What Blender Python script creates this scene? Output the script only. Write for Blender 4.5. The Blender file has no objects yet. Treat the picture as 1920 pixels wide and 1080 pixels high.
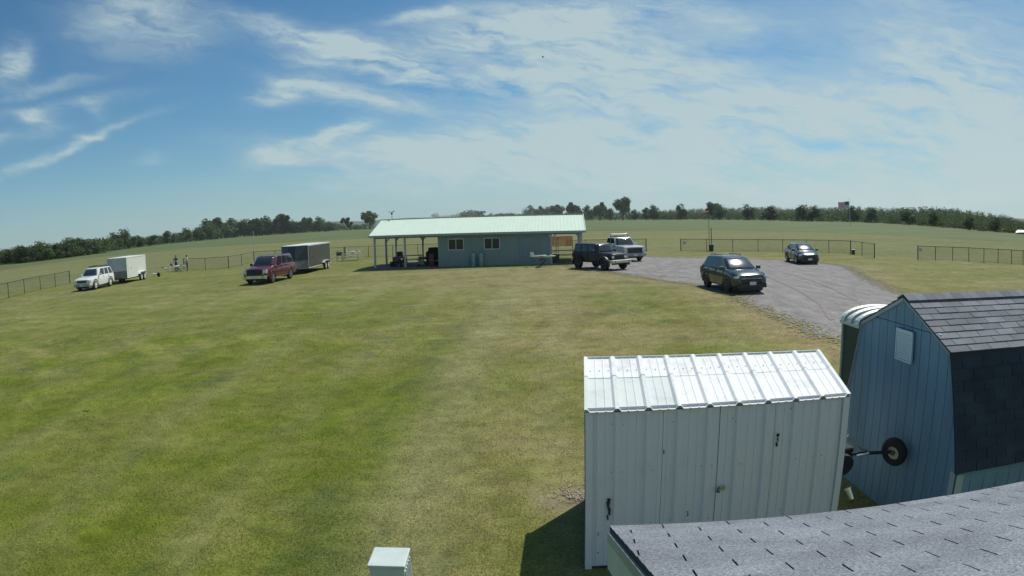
import bpy, bmesh, math, random
import numpy as np
from mathutils import Vector, Matrix, noise as mnoise
random.seed(7)
S = bpy.context.scene
R = math.radians
# ------------------------------------------------------------------ camera
CAM_H = 3.7
ROLL, PITCH = -0.03535779, 0.10386327
LA, LC = 0.77773973, 0.02026904           # lens: angle from the axis = LA*r + LC*r^3 (r = 1 at half width)
cam = bpy.data.cameras.new('camera')
co = bpy.data.objects.new('camera', cam); S.collection.objects.link(co)
cam.type = 'PANO'; cam.sensor_width = 36; cam.sensor_fit = 'HORIZONTAL'
cam.clip_start = 0.05; cam.clip_end = 20000
cam.panorama_type = 'FISHEYE_LENS_POLYNOMIAL'
cam.fisheye_fov = R(179)
cam.fisheye_polynomial_k0 = 0
cam.fisheye_polynomial_k1 = -LA / 18
cam.fisheye_polynomial_k2 = 0
cam.fisheye_polynomial_k3 = -LC / 18 ** 3
cam.fisheye_polynomial_k4 = 0
co.location = (0, 0, CAM_H)
co.rotation_mode = 'QUATERNION'
co.rotation_quaternion = (Matrix.Rotation(R(90) - PITCH, 4, 'X') @ Matrix.Rotation(ROLL, 4, 'Z')).to_quaternion()
S.camera = co
def ray(px, py):                             # a pixel of the photograph as a direction
    x = (px - 960) / 960; y = -(py - 540) / 960
    r = math.hypot(x, y) + 1e-12; th = LA * r + LC * r ** 3
    d = Vector((math.sin(th) * x / r, math.sin(th) * y / r, -math.cos(th)))
    return Matrix.Rotation(R(90) - PITCH, 3, 'X') @ (Matrix.Rotation(ROLL, 3, 'Z') @ d)
def at(px, py, z=0.0):                       # the point at height z seen at that pixel
    r = ray(px, py); t = (z - CAM_H) / r.z
    return Vector((r.x * t, r.y * t, z))
def ond(px, py, d):                          # the point at ground distance d
    r = ray(px, py); t = d / math.hypot(r.x, r.y)
    return Vector((r.x * t, r.y * t, CAM_H + r.z * t))
# ------------------------------------------------------------------ sun, sky
SUN_AZ, SUN_EL = R(40), R(57)
sun = bpy.data.lights.new('sun', 'SUN'); so = bpy.data.objects.new('sun', sun); S.collection.objects.link(so)
sun.energy = 3.9; sun.angle = R(0.5); sun.color = (1.0, 0.95, 0.87)
sd = Vector((math.sin(SUN_AZ) * math.cos(SUN_EL), math.cos(SUN_AZ) * math.cos(SUN_EL), math.sin(SUN_EL)))
so.rotation_mode = 'QUATERNION'; so.rotation_quaternion = sd.to_track_quat('Z', 'Y'); so.location = (0, 0, 30)
S.view_settings.view_transform = 'Standard'; S.view_settings.look = 'None'
S.view_settings.gamma = 1; S.view_settings.exposure = 0.15; S.view_settings.use_curve_mapping = False
W = bpy.data.worlds.new('World'); S.world = W; W.use_nodes = True
def build_world():
    nt = W.node_tree; N = nt.nodes; Lk = nt.links; N.clear()
    def nd(t, **k):
        n = N.new(t)
        for a, b in k.items(): setattr(n, a, b)
        return n
    def val(sock, v):
        if isinstance(v, (int, float)): sock.default_value = v
        else: Lk.new(v, sock)
    def M(op, a, b=0.0, c=0.0, clamp=False):
        n = nd('ShaderNodeMath', operation=op, use_clamp=clamp)
        val(n.inputs[0], a); val(n.inputs[1], b); val(n.inputs[2], c)
        return n.outputs[0]
    out = nd('ShaderNodeOutputWorld'); bg = nd('ShaderNodeBackground'); bg.inputs['Strength'].default_value = 0.098
    sky = nd('ShaderNodeTexSky'); sky.sky_type = 'NISHITA'; sky.sun_disc = False
    sky.sun_elevation = SUN_EL; sky.sun_rotation = SUN_AZ; sky.altitude = 300
    sky.air_density = 1.0; sky.dust_density = 0.6; sky.ozone_density = 2.2
    tc = nd('ShaderNodeTexCoord'); sx = nd('ShaderNodeSeparateXYZ'); Lk.new(tc.outputs['Generated'], sx.inputs[0])
    X, Y, Z = sx.outputs
    az = M('ARCTAN2', X, Y); el = M('ARCSINE', Z)
    def noise(vec, scale, detail, rough=0.55, dist=0.0):
        n = nd('ShaderNodeTexNoise'); n.inputs['Scale'].default_value = scale; n.inputs['Detail'].default_value = detail
        n.inputs['Roughness'].default_value = rough; n.inputs['Distortion'].default_value = dist
        Lk.new(vec, n.inputs['Vector']); return n.outputs['Fac']
    def comb(a, b, c=0.0):
        n = nd('ShaderNodeCombineXYZ'); val(n.inputs[0], a); val(n.inputs[1], b); val(n.inputs[2], c); return n.outputs[0]
    p = comb(az, M('MULTIPLY', el, 2.2))
    w1 = M('SUBTRACT', noise(p, 4.0, 4), 0.5); w2 = M('SUBTRACT', noise(comb(az, M('MULTIPLY', el, 2.2), 5.0), 4.0, 4), 0.5)
    f1 = M('SUBTRACT', noise(comb(az, M('MULTIPLY', el, 2.0), 3.0), 15.0, 5), 0.5); f2 = M('SUBTRACT', noise(comb(az, M('MULTIPLY', el, 2.0), 9.0), 15.0, 5), 0.5)
    azw = M('ADD', az, M('ADD', M('MULTIPLY', w1, 0.07), M('MULTIPLY', f1, 0.055)))
    elw = M('ADD', el, M('ADD', M('MULTIPLY', w2, 0.03), M('MULTIPLY', f2, 0.030)))
    # streaky cirrus texture, fibres running a little uphill to the left
    ca, sa = math.cos(R(12)), math.sin(R(12))
    u = M('ADD', M('MULTIPLY', azw, ca), M('MULTIPLY', elw, -sa)); v = M('ADD', M('MULTIPLY', azw, sa), M('MULTIPLY', elw, ca))
    streak = noise(comb(M('MULTIPLY', u, 3.0), M('MULTIPLY', v, 14.0)), 3.0, 7, 0.62, 0.25)
    soft = noise(comb(M('MULTIPLY', azw, 2.0), M('MULTIPLY', elw, 6.0), 2.0), 2.2, 5, 0.5)
    # clouds at places in the sky: pixel centre, half sizes (radians), tilt, strength, softness
    B = [
        (650, 90, .110, .011, -17, 1.7), (735, 125, .060, .014, -28, 1.5), (600, 112, .05, .007, -10, .9), (525, 172, .032, .012, 8, 1.4), (640, 172, .070, .013, -12, 1.1), (730, 197, .06, .008, -8, .7),
        (270, 35, .085, .035, -8, .8), (20, 120, .022, .018, 30, 1.3), (90, 165, .06, .006, 8, .45), (70, 225, .022, .008, -8, .8), (190, 200, .016, .010, -35, .5),
        (120, 200, .09, .006, 6, .5), (130, 280, .09, .005, 17, 1.1), (85, 250, .03, .006, 5, .5), (10, 260, .015, .006, 5, .6), (275, 300, .025, .005, 6, .35),
        (520, 296, .035, .008, -4, 1.1), (540, 268, .010, .005, 0, .5), (620, 250, .035, .007, 14, 1.3), (670, 240, .02, .006, 10, .5), (560, 66, .03, .005, -12, .8),
        (720, 285, .13, .013, -6, .8), (860, 280, .15, .024, 3, .7), (1010, 42, .15, .020, 6, .95), (800, 28, .05, .006, 8, .6),
        (1040, 100, .15, .034, -5, .78), (960, 155, .07, .012, -6, .8), (1120, 160, .15, .030, -8, .62), (1180, 60, .15, .04, -14, .5), (1280, 210, .20, .030, -5, .5), (1380, 170, .10, .03, -20, .45),
        (1060, 250, .16, .026, 0, .6), (1240, 285, .22, .032, 0, .62), (1340, 30, .12, .012, -18, .45), (1500, 250, .20, .040, 10, .6), (1650, 270, .22, .055, 0, .7), (1830, 200, .13, .14, 20, .75), (1500, 345, .4, .03, 0, .6), (1000, 330, .3, .018, 0, .55), (1880, 340, .2, .06, 0, .75),
        (1480, 40, .08, .02, -10, .25), (1720, 120, .05, .08, 30, .4)]
    dens = None
    for (px, py, a, b, rot, s) in B:
        d = ray(px, py); a0 = math.atan2(d.x, d.y); e0 = math.asin(d.z)
        c, sn = math.cos(R(rot)), math.sin(R(rot))
        dx = M('SUBTRACT', azw, a0); dy = M('SUBTRACT', elw, e0)
        q1 = M('ADD', M('MULTIPLY', dx, c / (a * 1.25)), M('MULTIPLY', dy, sn / (a * 1.25)))
        q2 = M('ADD', M('MULTIPLY', dx, -sn / (b * 1.35)), M('MULTIPLY', dy, c / (b * 1.35)))
        r2 = M('ADD', M('MULTIPLY', q1, q1), M('MULTIPLY', q2, q2))
        m = M('MULTIPLY', M('POWER', 2.718, M('MULTIPLY', r2, -0.9)), s)
        dens = m if dens is None else M('ADD', dens, m)
    dens = M('MINIMUM', dens, 1.35)
    fine = noise(comb(M('MULTIPLY', u, 9.0), M('MULTIPLY', v, 34.0), 4.0), 3.0, 6, 0.65, 0.3)
    tex = M('ADD', M('ADD', M('MULTIPLY', streak, 0.85), M('MULTIPLY', soft, 0.55)), M('MULTIPLY', M('SUBTRACT', fine, 0.5), 0.30))
    d1 = M('MULTIPLY', dens, M('MULTIPLY', M('SUBTRACT', tex, 0.455), 3.0), clamp=True)
    # thin veil: more of it to the right and towards the horizon
    veil = M('MULTIPLY', M('MULTIPLY', M('ADD', az, 0.12), 0.42, clamp=True), M('ADD', M('MULTIPLY', soft, 1.0), 0.05))
    veil = M('MAXIMUM', veil, 0.0)
    hz = M('MULTIPLY', M('POWER', 2.718, M('MULTIPLY', el, -12.0)), 0.50)
    tot = M('SUBTRACT', 1.0, M('MULTIPLY', M('SUBTRACT', 1.0, M('MULTIPLY', d1, 0.86)), M('MULTIPLY', M('SUBTRACT', 1.0, veil), M('SUBTRACT', 1.0, hz))), clamp=True)
    mx = nd('ShaderNodeMix', data_type='RGBA'); Lk.new(tot, mx.inputs[0])
    tint = nd('ShaderNodeMix', data_type='RGBA', blend_type='MULTIPLY'); tint.inputs[0].default_value = 1.0
    Lk.new(sky.outputs[0], tint.inputs[6]); tint.inputs[7].default_value = (0.32, 0.64, 0.77, 1)
    Lk.new(tint.outputs[2], mx.inputs[6]); mx.inputs[7].default_value = (4.5, 5.6, 5.7, 1)
    Lk.new(mx.outputs[2], bg.inputs[0]); Lk.new(bg.outputs[0], out.inputs[0])
build_world()
# ------------------------------------------------------------------ materials
MATS = {}
def mat(name, col, rough=0.6, metal=0.0, var=0.12, vscale=3.0, bump=0.0, bscale=60.0, spec=0.5, emit=None, coat=0.0, alpha=None, stretch=None):
    if name in MATS: return MATS[name]
    m = bpy.data.materials.new(name); m.use_nodes = True; nt = m.node_tree; N = nt.nodes; Lk = nt.links
    b = N['Principled BSDF']; b.inputs['Roughness'].default_value = rough; b.inputs['Metallic'].default_value = metal
    b.inputs['Specular IOR Level'].default_value = spec
    if coat: b.inputs['Coat Weight'].default_value = coat; b.inputs['Coat Roughness'].default_value = 0.04
    tc = N.new('ShaderNodeTexCoord'); vec = tc.outputs['Object']
    if stretch:
        mp = N.new('ShaderNodeMapping'); mp.inputs['Scale'].default_value = stretch; Lk.new(vec, mp.inputs[0]); vec = mp.outputs[0]
    n = N.new('ShaderNodeTexNoise'); n.inputs['Scale'].default_value = vscale; n.inputs['Detail'].default_value = 6; Lk.new(vec, n.inputs['Vector'])
    r = N.new('ShaderNodeValToRGB'); Lk.new(n.outputs['Fac'], r.inputs[0])
    c = Vector(col); r.color_ramp.elements[0].position = 0.3; r.color_ramp.elements[1].position = 0.7
    r.color_ramp.elements[0].color = (*(c * (1 - var)), 1); r.color_ramp.elements[1].color = (*[min(1, q) for q in c * (1 + var)], 1)
    Lk.new(r.outputs[0], b.inputs['Base Color'])
    if bump:
        n2 = N.new('ShaderNodeTexNoise'); n2.inputs['Scale'].default_value = bscale; n2.inputs['Detail'].default_value = 4; Lk.new(vec, n2.inputs['Vector'])
        bp = N.new('ShaderNodeBump'); bp.inputs['Strength'].default_value = bump; bp.inputs['Distance'].default_value = 0.01
        Lk.new(n2.outputs['Fac'], bp.inputs['Height']); Lk.new(bp.outputs[0], b.inputs['Normal'])
    MATS[name] = m; return m
def foliage_mat(name, dark, light, scale=0.35):
    m = bpy.data.materials.new(name); m.use_nodes = True; nt = m.node_tree; N = nt.nodes; Lk = nt.links
    b = N['Principled BSDF']; b.inputs['Roughness'].default_value = 0.65; b.inputs['Specular IOR Level'].default_value = 0.25
    g = N.new('ShaderNodeNewGeometry'); n = N.new('ShaderNodeTexNoise'); n.inputs['Scale'].default_value = scale; n.inputs['Detail'].default_value = 5
    Lk.new(g.outputs['Position'], n.inputs['Vector'])
    oi = N.new('ShaderNodeObjectInfo'); ad = N.new('ShaderNodeMath'); ad.operation = 'MULTIPLY_ADD'; ad.inputs[1].default_value = 0.35; Lk.new(oi.outputs['Random'], ad.inputs[0]); Lk.new(n.outputs['Fac'], ad.inputs[2])
    r = N.new('ShaderNodeValToRGB'); r.color_ramp.elements[0].position = 0.38; r.color_ramp.elements[1].position = 0.95
    r.color_ramp.elements[0].color = (*dark, 1); r.color_ramp.elements[1].color = (*light, 1)
    Lk.new(ad.outputs[0], r.inputs[0]); Lk.new(r.outputs[0], b.inputs['Base Color'])
    tr = N.new('ShaderNodeBsdfTranslucent'); Lk.new(r.outputs[0], tr.inputs[0])
    mx = N.new('ShaderNodeMixShader'); mx.inputs[0].default_value = 0.28
    Lk.new(b.outputs[0], mx.inputs[1]); Lk.new(tr.outputs[0], mx.inputs[2]); Lk.new(mx.outputs[0], N['Material Output'].inputs[0])
    return m
M_leaf = foliage_mat('tree_foliage', (0.018, 0.038, 0.014), (0.105, 0.160, 0.048))
M_bark = mat('bark', (0.10, 0.075, 0.05), 0.9, bump=0.6)
M_white_metal = mat('white_painted_metal', (0.62, 0.64, 0.64), 0.42, var=0.06, vscale=4)
M_dark = mat('black_rubber', (0.018, 0.018, 0.02), 0.75, bump=0.2)
M_rim = mat('alloy_rim', (0.55, 0.56, 0.58), 0.3, 0.8, var=0.05)
M_rimw = mat('white_rim', (0.78, 0.78, 0.77), 0.45, 0.0, var=0.05)
M_glass = mat('car_glass', (0.015, 0.02, 0.025), 0.05, 0.0, var=0.1, spec=0.9)
M_wind = mat('windshield_glass', (.03, .04, .05), .13, 0.0, var=.1, spec=1.0)
M_chrome = mat('chrome', (0.72, 0.73, 0.75), 0.14, 1.0, var=0.03)
M_black = mat('black_plastic', (0.02, 0.02, 0.022), 0.5)
M_lamp = mat('headlamp', (0.62, 0.66, 0.7), 0.12, 0.3, var=0.1, coat=1)
M_red = mat('tail_lamp', (0.35, 0.02, 0.02), 0.2, coat=0.6)
M_plate = mat('licence_plate', (0.55, 0.56, 0.58), 0.5, var=0.25, vscale=30)
M_fence = mat('black_fence_metal', (0.022, 0.024, 0.022), 0.5)
M_wood = mat('weathered_wood', (0.30, 0.28, 0.25), 0.85, var=0.25, vscale=8, bump=0.4, stretch=(1, 1, 0.1))
M_conc = mat('concrete', (0.33, 0.32, 0.31), 0.9, var=0.15, vscale=1.5, bump=0.2)
# ------------------------------------------------------------------ mesh helpers
def link(o, parent=None):
    S.collection.objects.link(o)
    if parent: o.parent = parent
    return o
def tag(o, label=None, cat=None, group=None, kind=None):
    if label: o['label'] = label
    if cat: o['category'] = cat
    if group: o['group'] = group
    if kind: o['kind'] = kind
    return o
def empty(name, loc, rz=0.0, label=None, cat=None, group=None, ry=0.0):
    o = bpy.data.objects.new(name, None); link(o); o.location = loc; o.rotation_euler = (0, ry, rz); o.empty_display_size = 0.2
    return tag(o, label, cat, group)
class MB:
    def __init__(s): s.v = []; s.f = []; s.m = []; s.cur = 0; s.T = None
    def mi(s, i): s.cur = i; return s
    def add(s, vs, fs):
        n = len(s.v)
        for v in vs:
            v = Vector(v); s.v.append(tuple(s.T @ v) if s.T is not None else tuple(v))
        for f in fs: s.f.append([n + i for i in f]); s.m.append(s.cur)
        return s
    def box(s, c, d, rz=0.0, rot=None):
        x, y, z = (q / 2 for q in d); c = Vector(c)
        m = rot if rot is not None else Matrix.Rotation(rz, 3, 'Z')
        vs = [c + m @ Vector(p) for p in ((-x, -y, -z), (x, -y, -z), (x, y, -z), (-x, y, -z), (-x, -y, z), (x, -y, z), (x, y, z), (-x, y, z))]
        return s.add(vs, [(0, 3, 2, 1), (4, 5, 6, 7), (0, 1, 5, 4), (1, 2, 6, 5), (2, 3, 7, 6), (3, 0, 4, 7)])
    def bar(s, a, b, w, h=None):
        a, b = Vector(a), Vector(b); d = b - a; L = d.length
        m = d.to_track_quat('X', 'Z').to_matrix()
        return s.box((a + b) / 2, (L, w, h or w), rot=m)
    def tube(s, pts, r, n=8, cap=True):
        pts = [Vector(p) for p in pts]; rs = r if isinstance(r, (list, tuple)) else [r] * len(pts)
        vs = []; fs = []
        for i, p in enumerate(pts):
            t = (pts[min(i + 1, len(pts) - 1)] - pts[max(i - 1, 0)]).normalized()
            q = t.to_track_quat('Z', 'Y').to_matrix()
            for k in range(n):
                a = 2 * math.pi * k / n; vs.append(p + q @ Vector((math.cos(a) * rs[i], math.sin(a) * rs[i], 0)))
        for i in range(len(pts) - 1):
            for k in range(n):
                fs.append((i * n + k, i * n + (k + 1) % n, (i + 1) * n + (k + 1) % n, (i + 1) * n + k))
        if cap: fs.append(tuple(range(n))[::-1]); fs.append(tuple((len(pts) - 1) * n + k for k in range(n)))
        return s.add(vs, fs)
    def loft(s, rings, cap=True, closed=True):
        n = len(rings[0]); vs = [p for r in rings for p in r]; fs = []
        for i in range(len(rings) - 1):
            for k in range(n if closed else n - 1):
                fs.append((i * n + k, i * n + (k + 1) % n, (i + 1) * n + (k + 1) % n, (i + 1) * n + k))
        if cap and closed: fs.append(tuple(range(n))[::-1]); fs.append(tuple((len(rings) - 1) * n + k for k in range(n)))
        return s.add(vs, fs)
    def ball(s, c, r, nu=10, nv=7, sc=(1, 1, 1)):
        c = Vector(c); rings = []
        for j in range(1, nv):
            t = math.pi * j / nv
            rings.append([c + Vector((math.sin(t) * math.cos(a) * r * sc[0], math.sin(t) * math.sin(a) * r * sc[1], -math.cos(t) * r * sc[2])) for a in (2 * math.pi * k / nu for k in range(nu))])
        return s.loft(rings)
    def build(s, name, mats, parent=None, smooth=False, loc=None, label=None, cat=None, group=None, kind=None, ang=35):
        me = bpy.data.meshes.new(name); me.from_pydata(s.v, [], s.f)
        if not isinstance(mats, (list, tuple)): mats = [mats]
        for m in mats: me.materials.append(m)
        if len(mats) > 1: me.polygons.foreach_set('material_index', s.m)
        me.validate(); me.update()
        bm = bmesh.new(); bm.from_mesh(me); bmesh.ops.recalc_face_normals(bm, faces=bm.faces); bm.to_mesh(me); bm.free()
        if smooth:
            me.polygons.foreach_set('use_smooth', [True] * len(me.polygons))
            me.set_sharp_from_angle(angle=R(ang))
        o = bpy.data.objects.new(name, me); link(o, parent)
        if loc: o.location = loc
        return tag(o, label, cat, group, kind)
def bevel(o, w=0.02, seg=2, ang=30):
    b = o.modifiers.new('bevel', 'BEVEL'); b.width = w; b.segments = seg; b.limit_method = 'ANGLE'; b.angle_limit = R(ang)
    return o
def apply_mods(o):
    dg = bpy.context.evaluated_depsgraph_get(); me = bpy.data.meshes.new_from_object(o.evaluated_get(dg)); o.modifiers.clear(); o.data = me; return o
def copy_tree(o, parent=None):
    c = o.copy(); S.collection.objects.link(c)
    if parent: c.parent = parent
    for ch in list(o.children): copy_tree(ch, c)
    return c
# ------------------------------------------------------------------ ground
GRAVEL_PX = [(1060, 492), (1078, 503), (1100, 507), (1160, 513), (1206, 520), (1242, 526), (1311, 535), (1381, 555), (1424, 577), (1479, 600), (1527, 625), (1578, 640), (1640, 668), (1760, 715), (1915, 770),
             (1915, 632), (1760, 576), (1695, 553), (1656, 539), (1625, 523), (1604, 509), (1590, 499), (1535, 492.5), (1468, 487.5), (1380, 484.5), (1260, 482.5), (1215, 481), (1150, 482), (1090, 485)]
GP = [at(*p) for p in GRAVEL_PX]
def seg_dist(px, py, poly):
    d = np.full(px.shape, 1e9)
    inside = np.zeros(px.shape, bool)
    n = len(poly)
    for i in range(n):
        a = poly[i]; b = poly[(i + 1) % n]
        ex, ey = b[0] - a[0], b[1] - a[1]; L = ex * ex + ey * ey + 1e-9
        t = np.clip(((px - a[0]) * ex + (py - a[1]) * ey) / L, 0, 1)
        d = np.minimum(d, np.hypot(px - a[0] - t * ex, py - a[1] - t * ey))
        cond = ((a[1] > py) != (b[1] > py)) & (px < ex * (py - a[1]) / (ey + 1e-12) + a[0])
        inside ^= cond
    return np.where(inside, -d, d)
def vnoise(x, y, seed=0):                    # cheap smooth value noise
    rs = np.random.RandomState(seed); T = rs.rand(256, 256)
    xi = np.floor(x).astype(int); yi = np.floor(y).astype(int); fx = x - xi; fy = y - yi
    fx = fx * fx * (3 - 2 * fx); fy = fy * fy * (3 - 2 * fy)
    g = lambda a, b: T[a % 256, b % 256]
    return (g(xi, yi) * (1 - fx) + g(xi + 1, yi) * fx) * (1 - fy) + (g(xi, yi + 1) * (1 - fx) + g(xi + 1, yi + 1) * fx) * fy
def fbm(x, y, seed=0, o=4):
    s = 0; a = 0.5; t = 0
    for k in range(o): s = s + a * vnoise(x * 2 ** k, y * 2 ** k, seed + k); t += a; a *= 0.55
    return s / t
def smooth(a, b, x): t = np.clip((x - a) / (b - a), 0, 1); return t * t * (3 - 2 * t)
FENCE_Y = lambda X: np.interp(X, [-90, -45, -38, -30, -20, 14, 31, 36, 60], [20, 52, 68, 70, 76, 67.5, 57, 46, 30])
_sw = [at(*p) for p in ((745, 1075), (770, 960), (800, 860), (840, 760), (880, 680), (925, 600), (955, 560), (975, 530))]
SWX = [p.x for p in _sw]; SWY = [p.y for p in _sw]
def ground_colour(X, Y):
    lush = np.array([0.106, 0.138, 0.012]); mid = np.array([0.158, 0.164, 0.042]); dry = np.array([0.25, 0.205, 0.105]); far = np.array([0.136, 0.145, 0.062]); dark = np.array([0.062, 0.098, 0.022])
    r = np.hypot(X, Y); az = np.degrees(np.arctan2(X, Y))
    n1 = fbm(X / 4, Y / 7, 3); n2 = fbm(X / 1.3, Y / 1.3, 11); n3 = fbm(X / 14, Y / 3.2, 21); n4 = fbm(X / 0.45, Y / 0.45, 31, 3); n5 = fbm(X / 2.5, Y / 1.1, 41)
    # how dry: right half drier, band in front of the pavilion, a worn strip towards it, rim of the gravel
    d = 0.30 + 0.28 * smooth(-22, 6, az) * smooth(4, 9, r)
    band = np.exp(-((Y - 43.5 - 2 * (n3 - .5) * 8) / 6.0) ** 2) * smooth(-24, -14, X) * smooth(14, 5, X)
    d = d + 0.55 * band
    d = d + 0.25 * np.exp(-((X - 1.0 - Y * .02 + (n2 - .5) * 2) / 1.6) ** 2) * smooth(8, 25, Y) * smooth(60, 44, Y)
    gd = seg_dist(X, Y, [(p.x, p.y) for p in GP])
    d = d + 0.50 * np.exp(-(np.maximum(gd, 0) / 2.2) ** 2)
    d = d + 0.22 * smooth(-28, -40, az) * np.exp(-((r - 55) / 14) ** 2)
    bare = np.exp(-(((X - 0.55) / .35) ** 2 + ((Y - 8.05) / .4) ** 2))
    d = d + (n1 - .5) * 0.60 + (n2 - .5) * 0.65 + (n4 - .5) * 0.5 + (n5 - .5) * .6 * smooth(10, 20, r) + (n3 - .5) * 0.45 * smooth(12, 30, r)
    d = np.clip(d, 0, 1.15)
    g = smooth(0.64, 0.78, fbm(X / 1.1 + 40, Y / 1.6, 51)) * (0.55)
    c = np.where((d < .5)[..., None], lush + (mid - lush) * (d / .5)[..., None], mid + (dry - mid) * np.clip((d - .5) / .6, 0, 1)[..., None])
    c = c * (1 - g[..., None]) + dark * g[..., None]
    c = c * (1 - bare[..., None]) + np.array([.26, .21, .14]) * bare[..., None]
    # greener strip along the front of the pavilion
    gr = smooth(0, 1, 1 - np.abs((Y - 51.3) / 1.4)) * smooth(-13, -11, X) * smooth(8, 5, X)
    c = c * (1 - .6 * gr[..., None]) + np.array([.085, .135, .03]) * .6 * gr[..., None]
    # outside the fence: rougher, streaked mown grass
    out = smooth(-1.5, 1.5, Y - FENCE_Y(X))
    st = fbm(r / 7, az / 30, 61) ; st2 = fbm(r / 2.2, az / 8, 71)
    fc = far * (0.80 + 0.42 * st + 0.16 * st2)[..., None] + (np.array([.03, .012, .008]) * ((fbm(X / 30, Y / 12, 81) - .5) * 2.5)[..., None])
    c = c * (1 - out[..., None]) + fc * out[..., None]
    ol = (smooth(16, 45, r) * .42)[..., None]; c = c * (1 - ol) + (np.array([.146, .152, .060]) * (.8 + .4 * n3)[..., None]) * ol
    # a broad paler swath left by the mower, running up to the pavilion, with narrower neighbours
    sw = np.interp(Y, SWY, SWX)
    for off, wd, am in ((0, .62, .75), (-2.3, .3, .30), (1.7, .35, .35), (3.5, .35, .3), (-4.6, .4, .28), (-7.0, .4, .25), (-9.5, .5, .25), (5.6, .4, .3)):
        k = am * np.exp(-((X - sw - off * (1 + Y * .02) + (n2 - .5) * .5) / (wd * (1 + Y * .02))) ** 2) * smooth(48, 36, Y) * (.5 + n1)
        c = c * (1 - k[..., None]) + np.array([.205, .200, .090]) * k[..., None]
    dk = .6 * np.exp(-((X - sw + 1.1) / .5) ** 2) * smooth(30, 20, Y) * n2; c = c * (1 - dk[..., None]) + dark * dk[..., None]
    # curved passes at the left
    rc = np.hypot(X + 26, Y - 6); k = .16 * (np.sin(rc * 3.3 + n3 * 2) > .2) * smooth(-5, -9, X) * smooth(60, 30, Y) * smooth(.3, .6, n3)
    c = c * (1 + k[..., None])
    # thin straw lines lying across the lawn
    sl = smooth(.66, .80, fbm(X / 9, Y / .7, 101)) * smooth(10, 20, Y) * smooth(60, 45, Y) * .35; c = c * (1 - sl[..., None]) + np.array([.27, .25, .14]) * sl[..., None]
    # mowing stripes, curved with the driver
    ms = np.sin(r * 2.3 + 6 * fbm(X / 20, Y / 20, 91)) * smooth(70, 30, r) * smooth(9, 16, r)
    c = c * (1 + 0.045 * ms)[..., None]
    return np.clip(c, 0.01, 1)
def polar_ground():
    rr = [0.0]; r = 1.6
    while r < 9000: rr.append(r); r *= 1.0155 if r < 260 else 1.08
    az = list(np.radians(np.concatenate([np.arange(-180, -58, 8), np.arange(-56, 56.01, 0.36), np.arange(60, 179, 8)])))
    rr = np.array(rr); az = np.array(az); A, Q = np.meshgrid(az, rr)
    X = Q * np.sin(A); Y = Q * np.cos(A); nr, na = X.shape
    Z = 0.05 * (fbm(X / 9, Y / 9, 5) - .5) * smooth(8, 14, Q) * smooth(400, 200, Q) * 0
    me = bpy.data.meshes.new('ground'); nv = nr * na
    me.vertices.add(nv); me.vertices.foreach_set('co', np.stack([X, Y, Z + 0 * X], -1).reshape(-1).astype(np.float32))
    i, j = np.meshgrid(np.arange(nr - 1), np.arange(na), indexing='ij')
    a = i * na + j; b = i * na + (j + 1) % na; F = np.stack([a, a + na, b + na, b], -1).reshape(-1, 4)
    nf = len(F); me.loops.add(nf * 4); me.loops.foreach_set('vertex_index', F.reshape(-1).astype(np.int32))
    me.polygons.add(nf); me.polygons.foreach_set('loop_start', np.arange(0, nf * 4, 4, dtype=np.int32)); me.polygons.foreach_set('loop_total', np.full(nf, 4, dtype=np.int32))
    ca = me.color_attributes.new('turf', 'FLOAT_COLOR', 'POINT')
    C = ground_colour(X, Y).reshape(-1, 3); ca.data.foreach_set('color', np.concatenate([C, np.ones((nv, 1))], 1).reshape(-1).astype(np.float32))
    me.update(calc_edges=True); me.validate()
    return me
def turf_mat():
    m = bpy.data.materials.new('mown_grass'); m.use_nodes = True; nt = m.node_tree; N = nt.nodes; Lk = nt.links
    b = N['Principled BSDF']; b.inputs['Roughness'].default_value = 0.9; b.inputs['Specular IOR Level'].default_value = 0.12
    a = N.new('ShaderNodeAttribute'); a.attribute_name = 'turf'
    tc = N.new('ShaderNodeTexCoord')
    def nz(s, d=5, rg=.6, st=None):
        v = tc.outputs['Object']
        if st: mp = N.new('ShaderNodeMapping'); mp.inputs['Scale'].default_value = st; Lk.new(v, mp.inputs[0]); v = mp.outputs[0]
        n = N.new('ShaderNodeTexNoise'); n.inputs['Scale'].default_value = s; n.inputs['Detail'].default_value = d; n.inputs['Roughness'].default_value = rg; Lk.new(v, n.inputs['Vector']); return n.outputs['Fac']
    n1 = nz(2.2, 8, .7); n2 = nz(22, 4, .7); n3 = nz(0.7, 6, .7, (1, .45, 1))
    def mr(f, lo, hi, a0=.3, a1=.7):
        r = N.new('ShaderNodeMapRange'); r.inputs[1].default_value = a0; r.inputs[2].default_value = a1; r.inputs[3].default_value = lo; r.inputs[4].default_value = hi; Lk.new(f, r.inputs[0]); return r.outputs[0]
    def mul(x, y):
        k = N.new('ShaderNodeMath'); k.operation = 'MULTIPLY'; Lk.new(x, k.inputs[0]); Lk.new(y, k.inputs[1]); return k.outputs[0]
    f = mul(mul(mul(mr(n1, .72, 1.28), mr(n2, .60, 1.40)), mr(n3, .80, 1.20)), mr(nz(70, 3, .8), .70, 1.30))
    mx = N.new('ShaderNodeVectorMath'); mx.operation = 'SCALE'; Lk.new(a.outputs['Color'], mx.inputs[0]); Lk.new(f, mx.inputs['Scale'])
    Lk.new(mx.outputs[0], b.inputs['Base Color'])
    bp = N.new('ShaderNodeBump'); bp.inputs['Strength'].default_value = 0.7; bp.inputs['Distance'].default_value = 0.03; Lk.new(n2, bp.inputs['Height']); Lk.new(bp.outputs[0], b.inputs['Normal'])
    return m
M_turf = turf_mat()
gme = polar_ground(); gme.materials.append(M_turf)
tag(link(bpy.data.objects.new('ground', gme)), 'mown grass field, green in front and dry towards the gravel', kind='structure')
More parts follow.
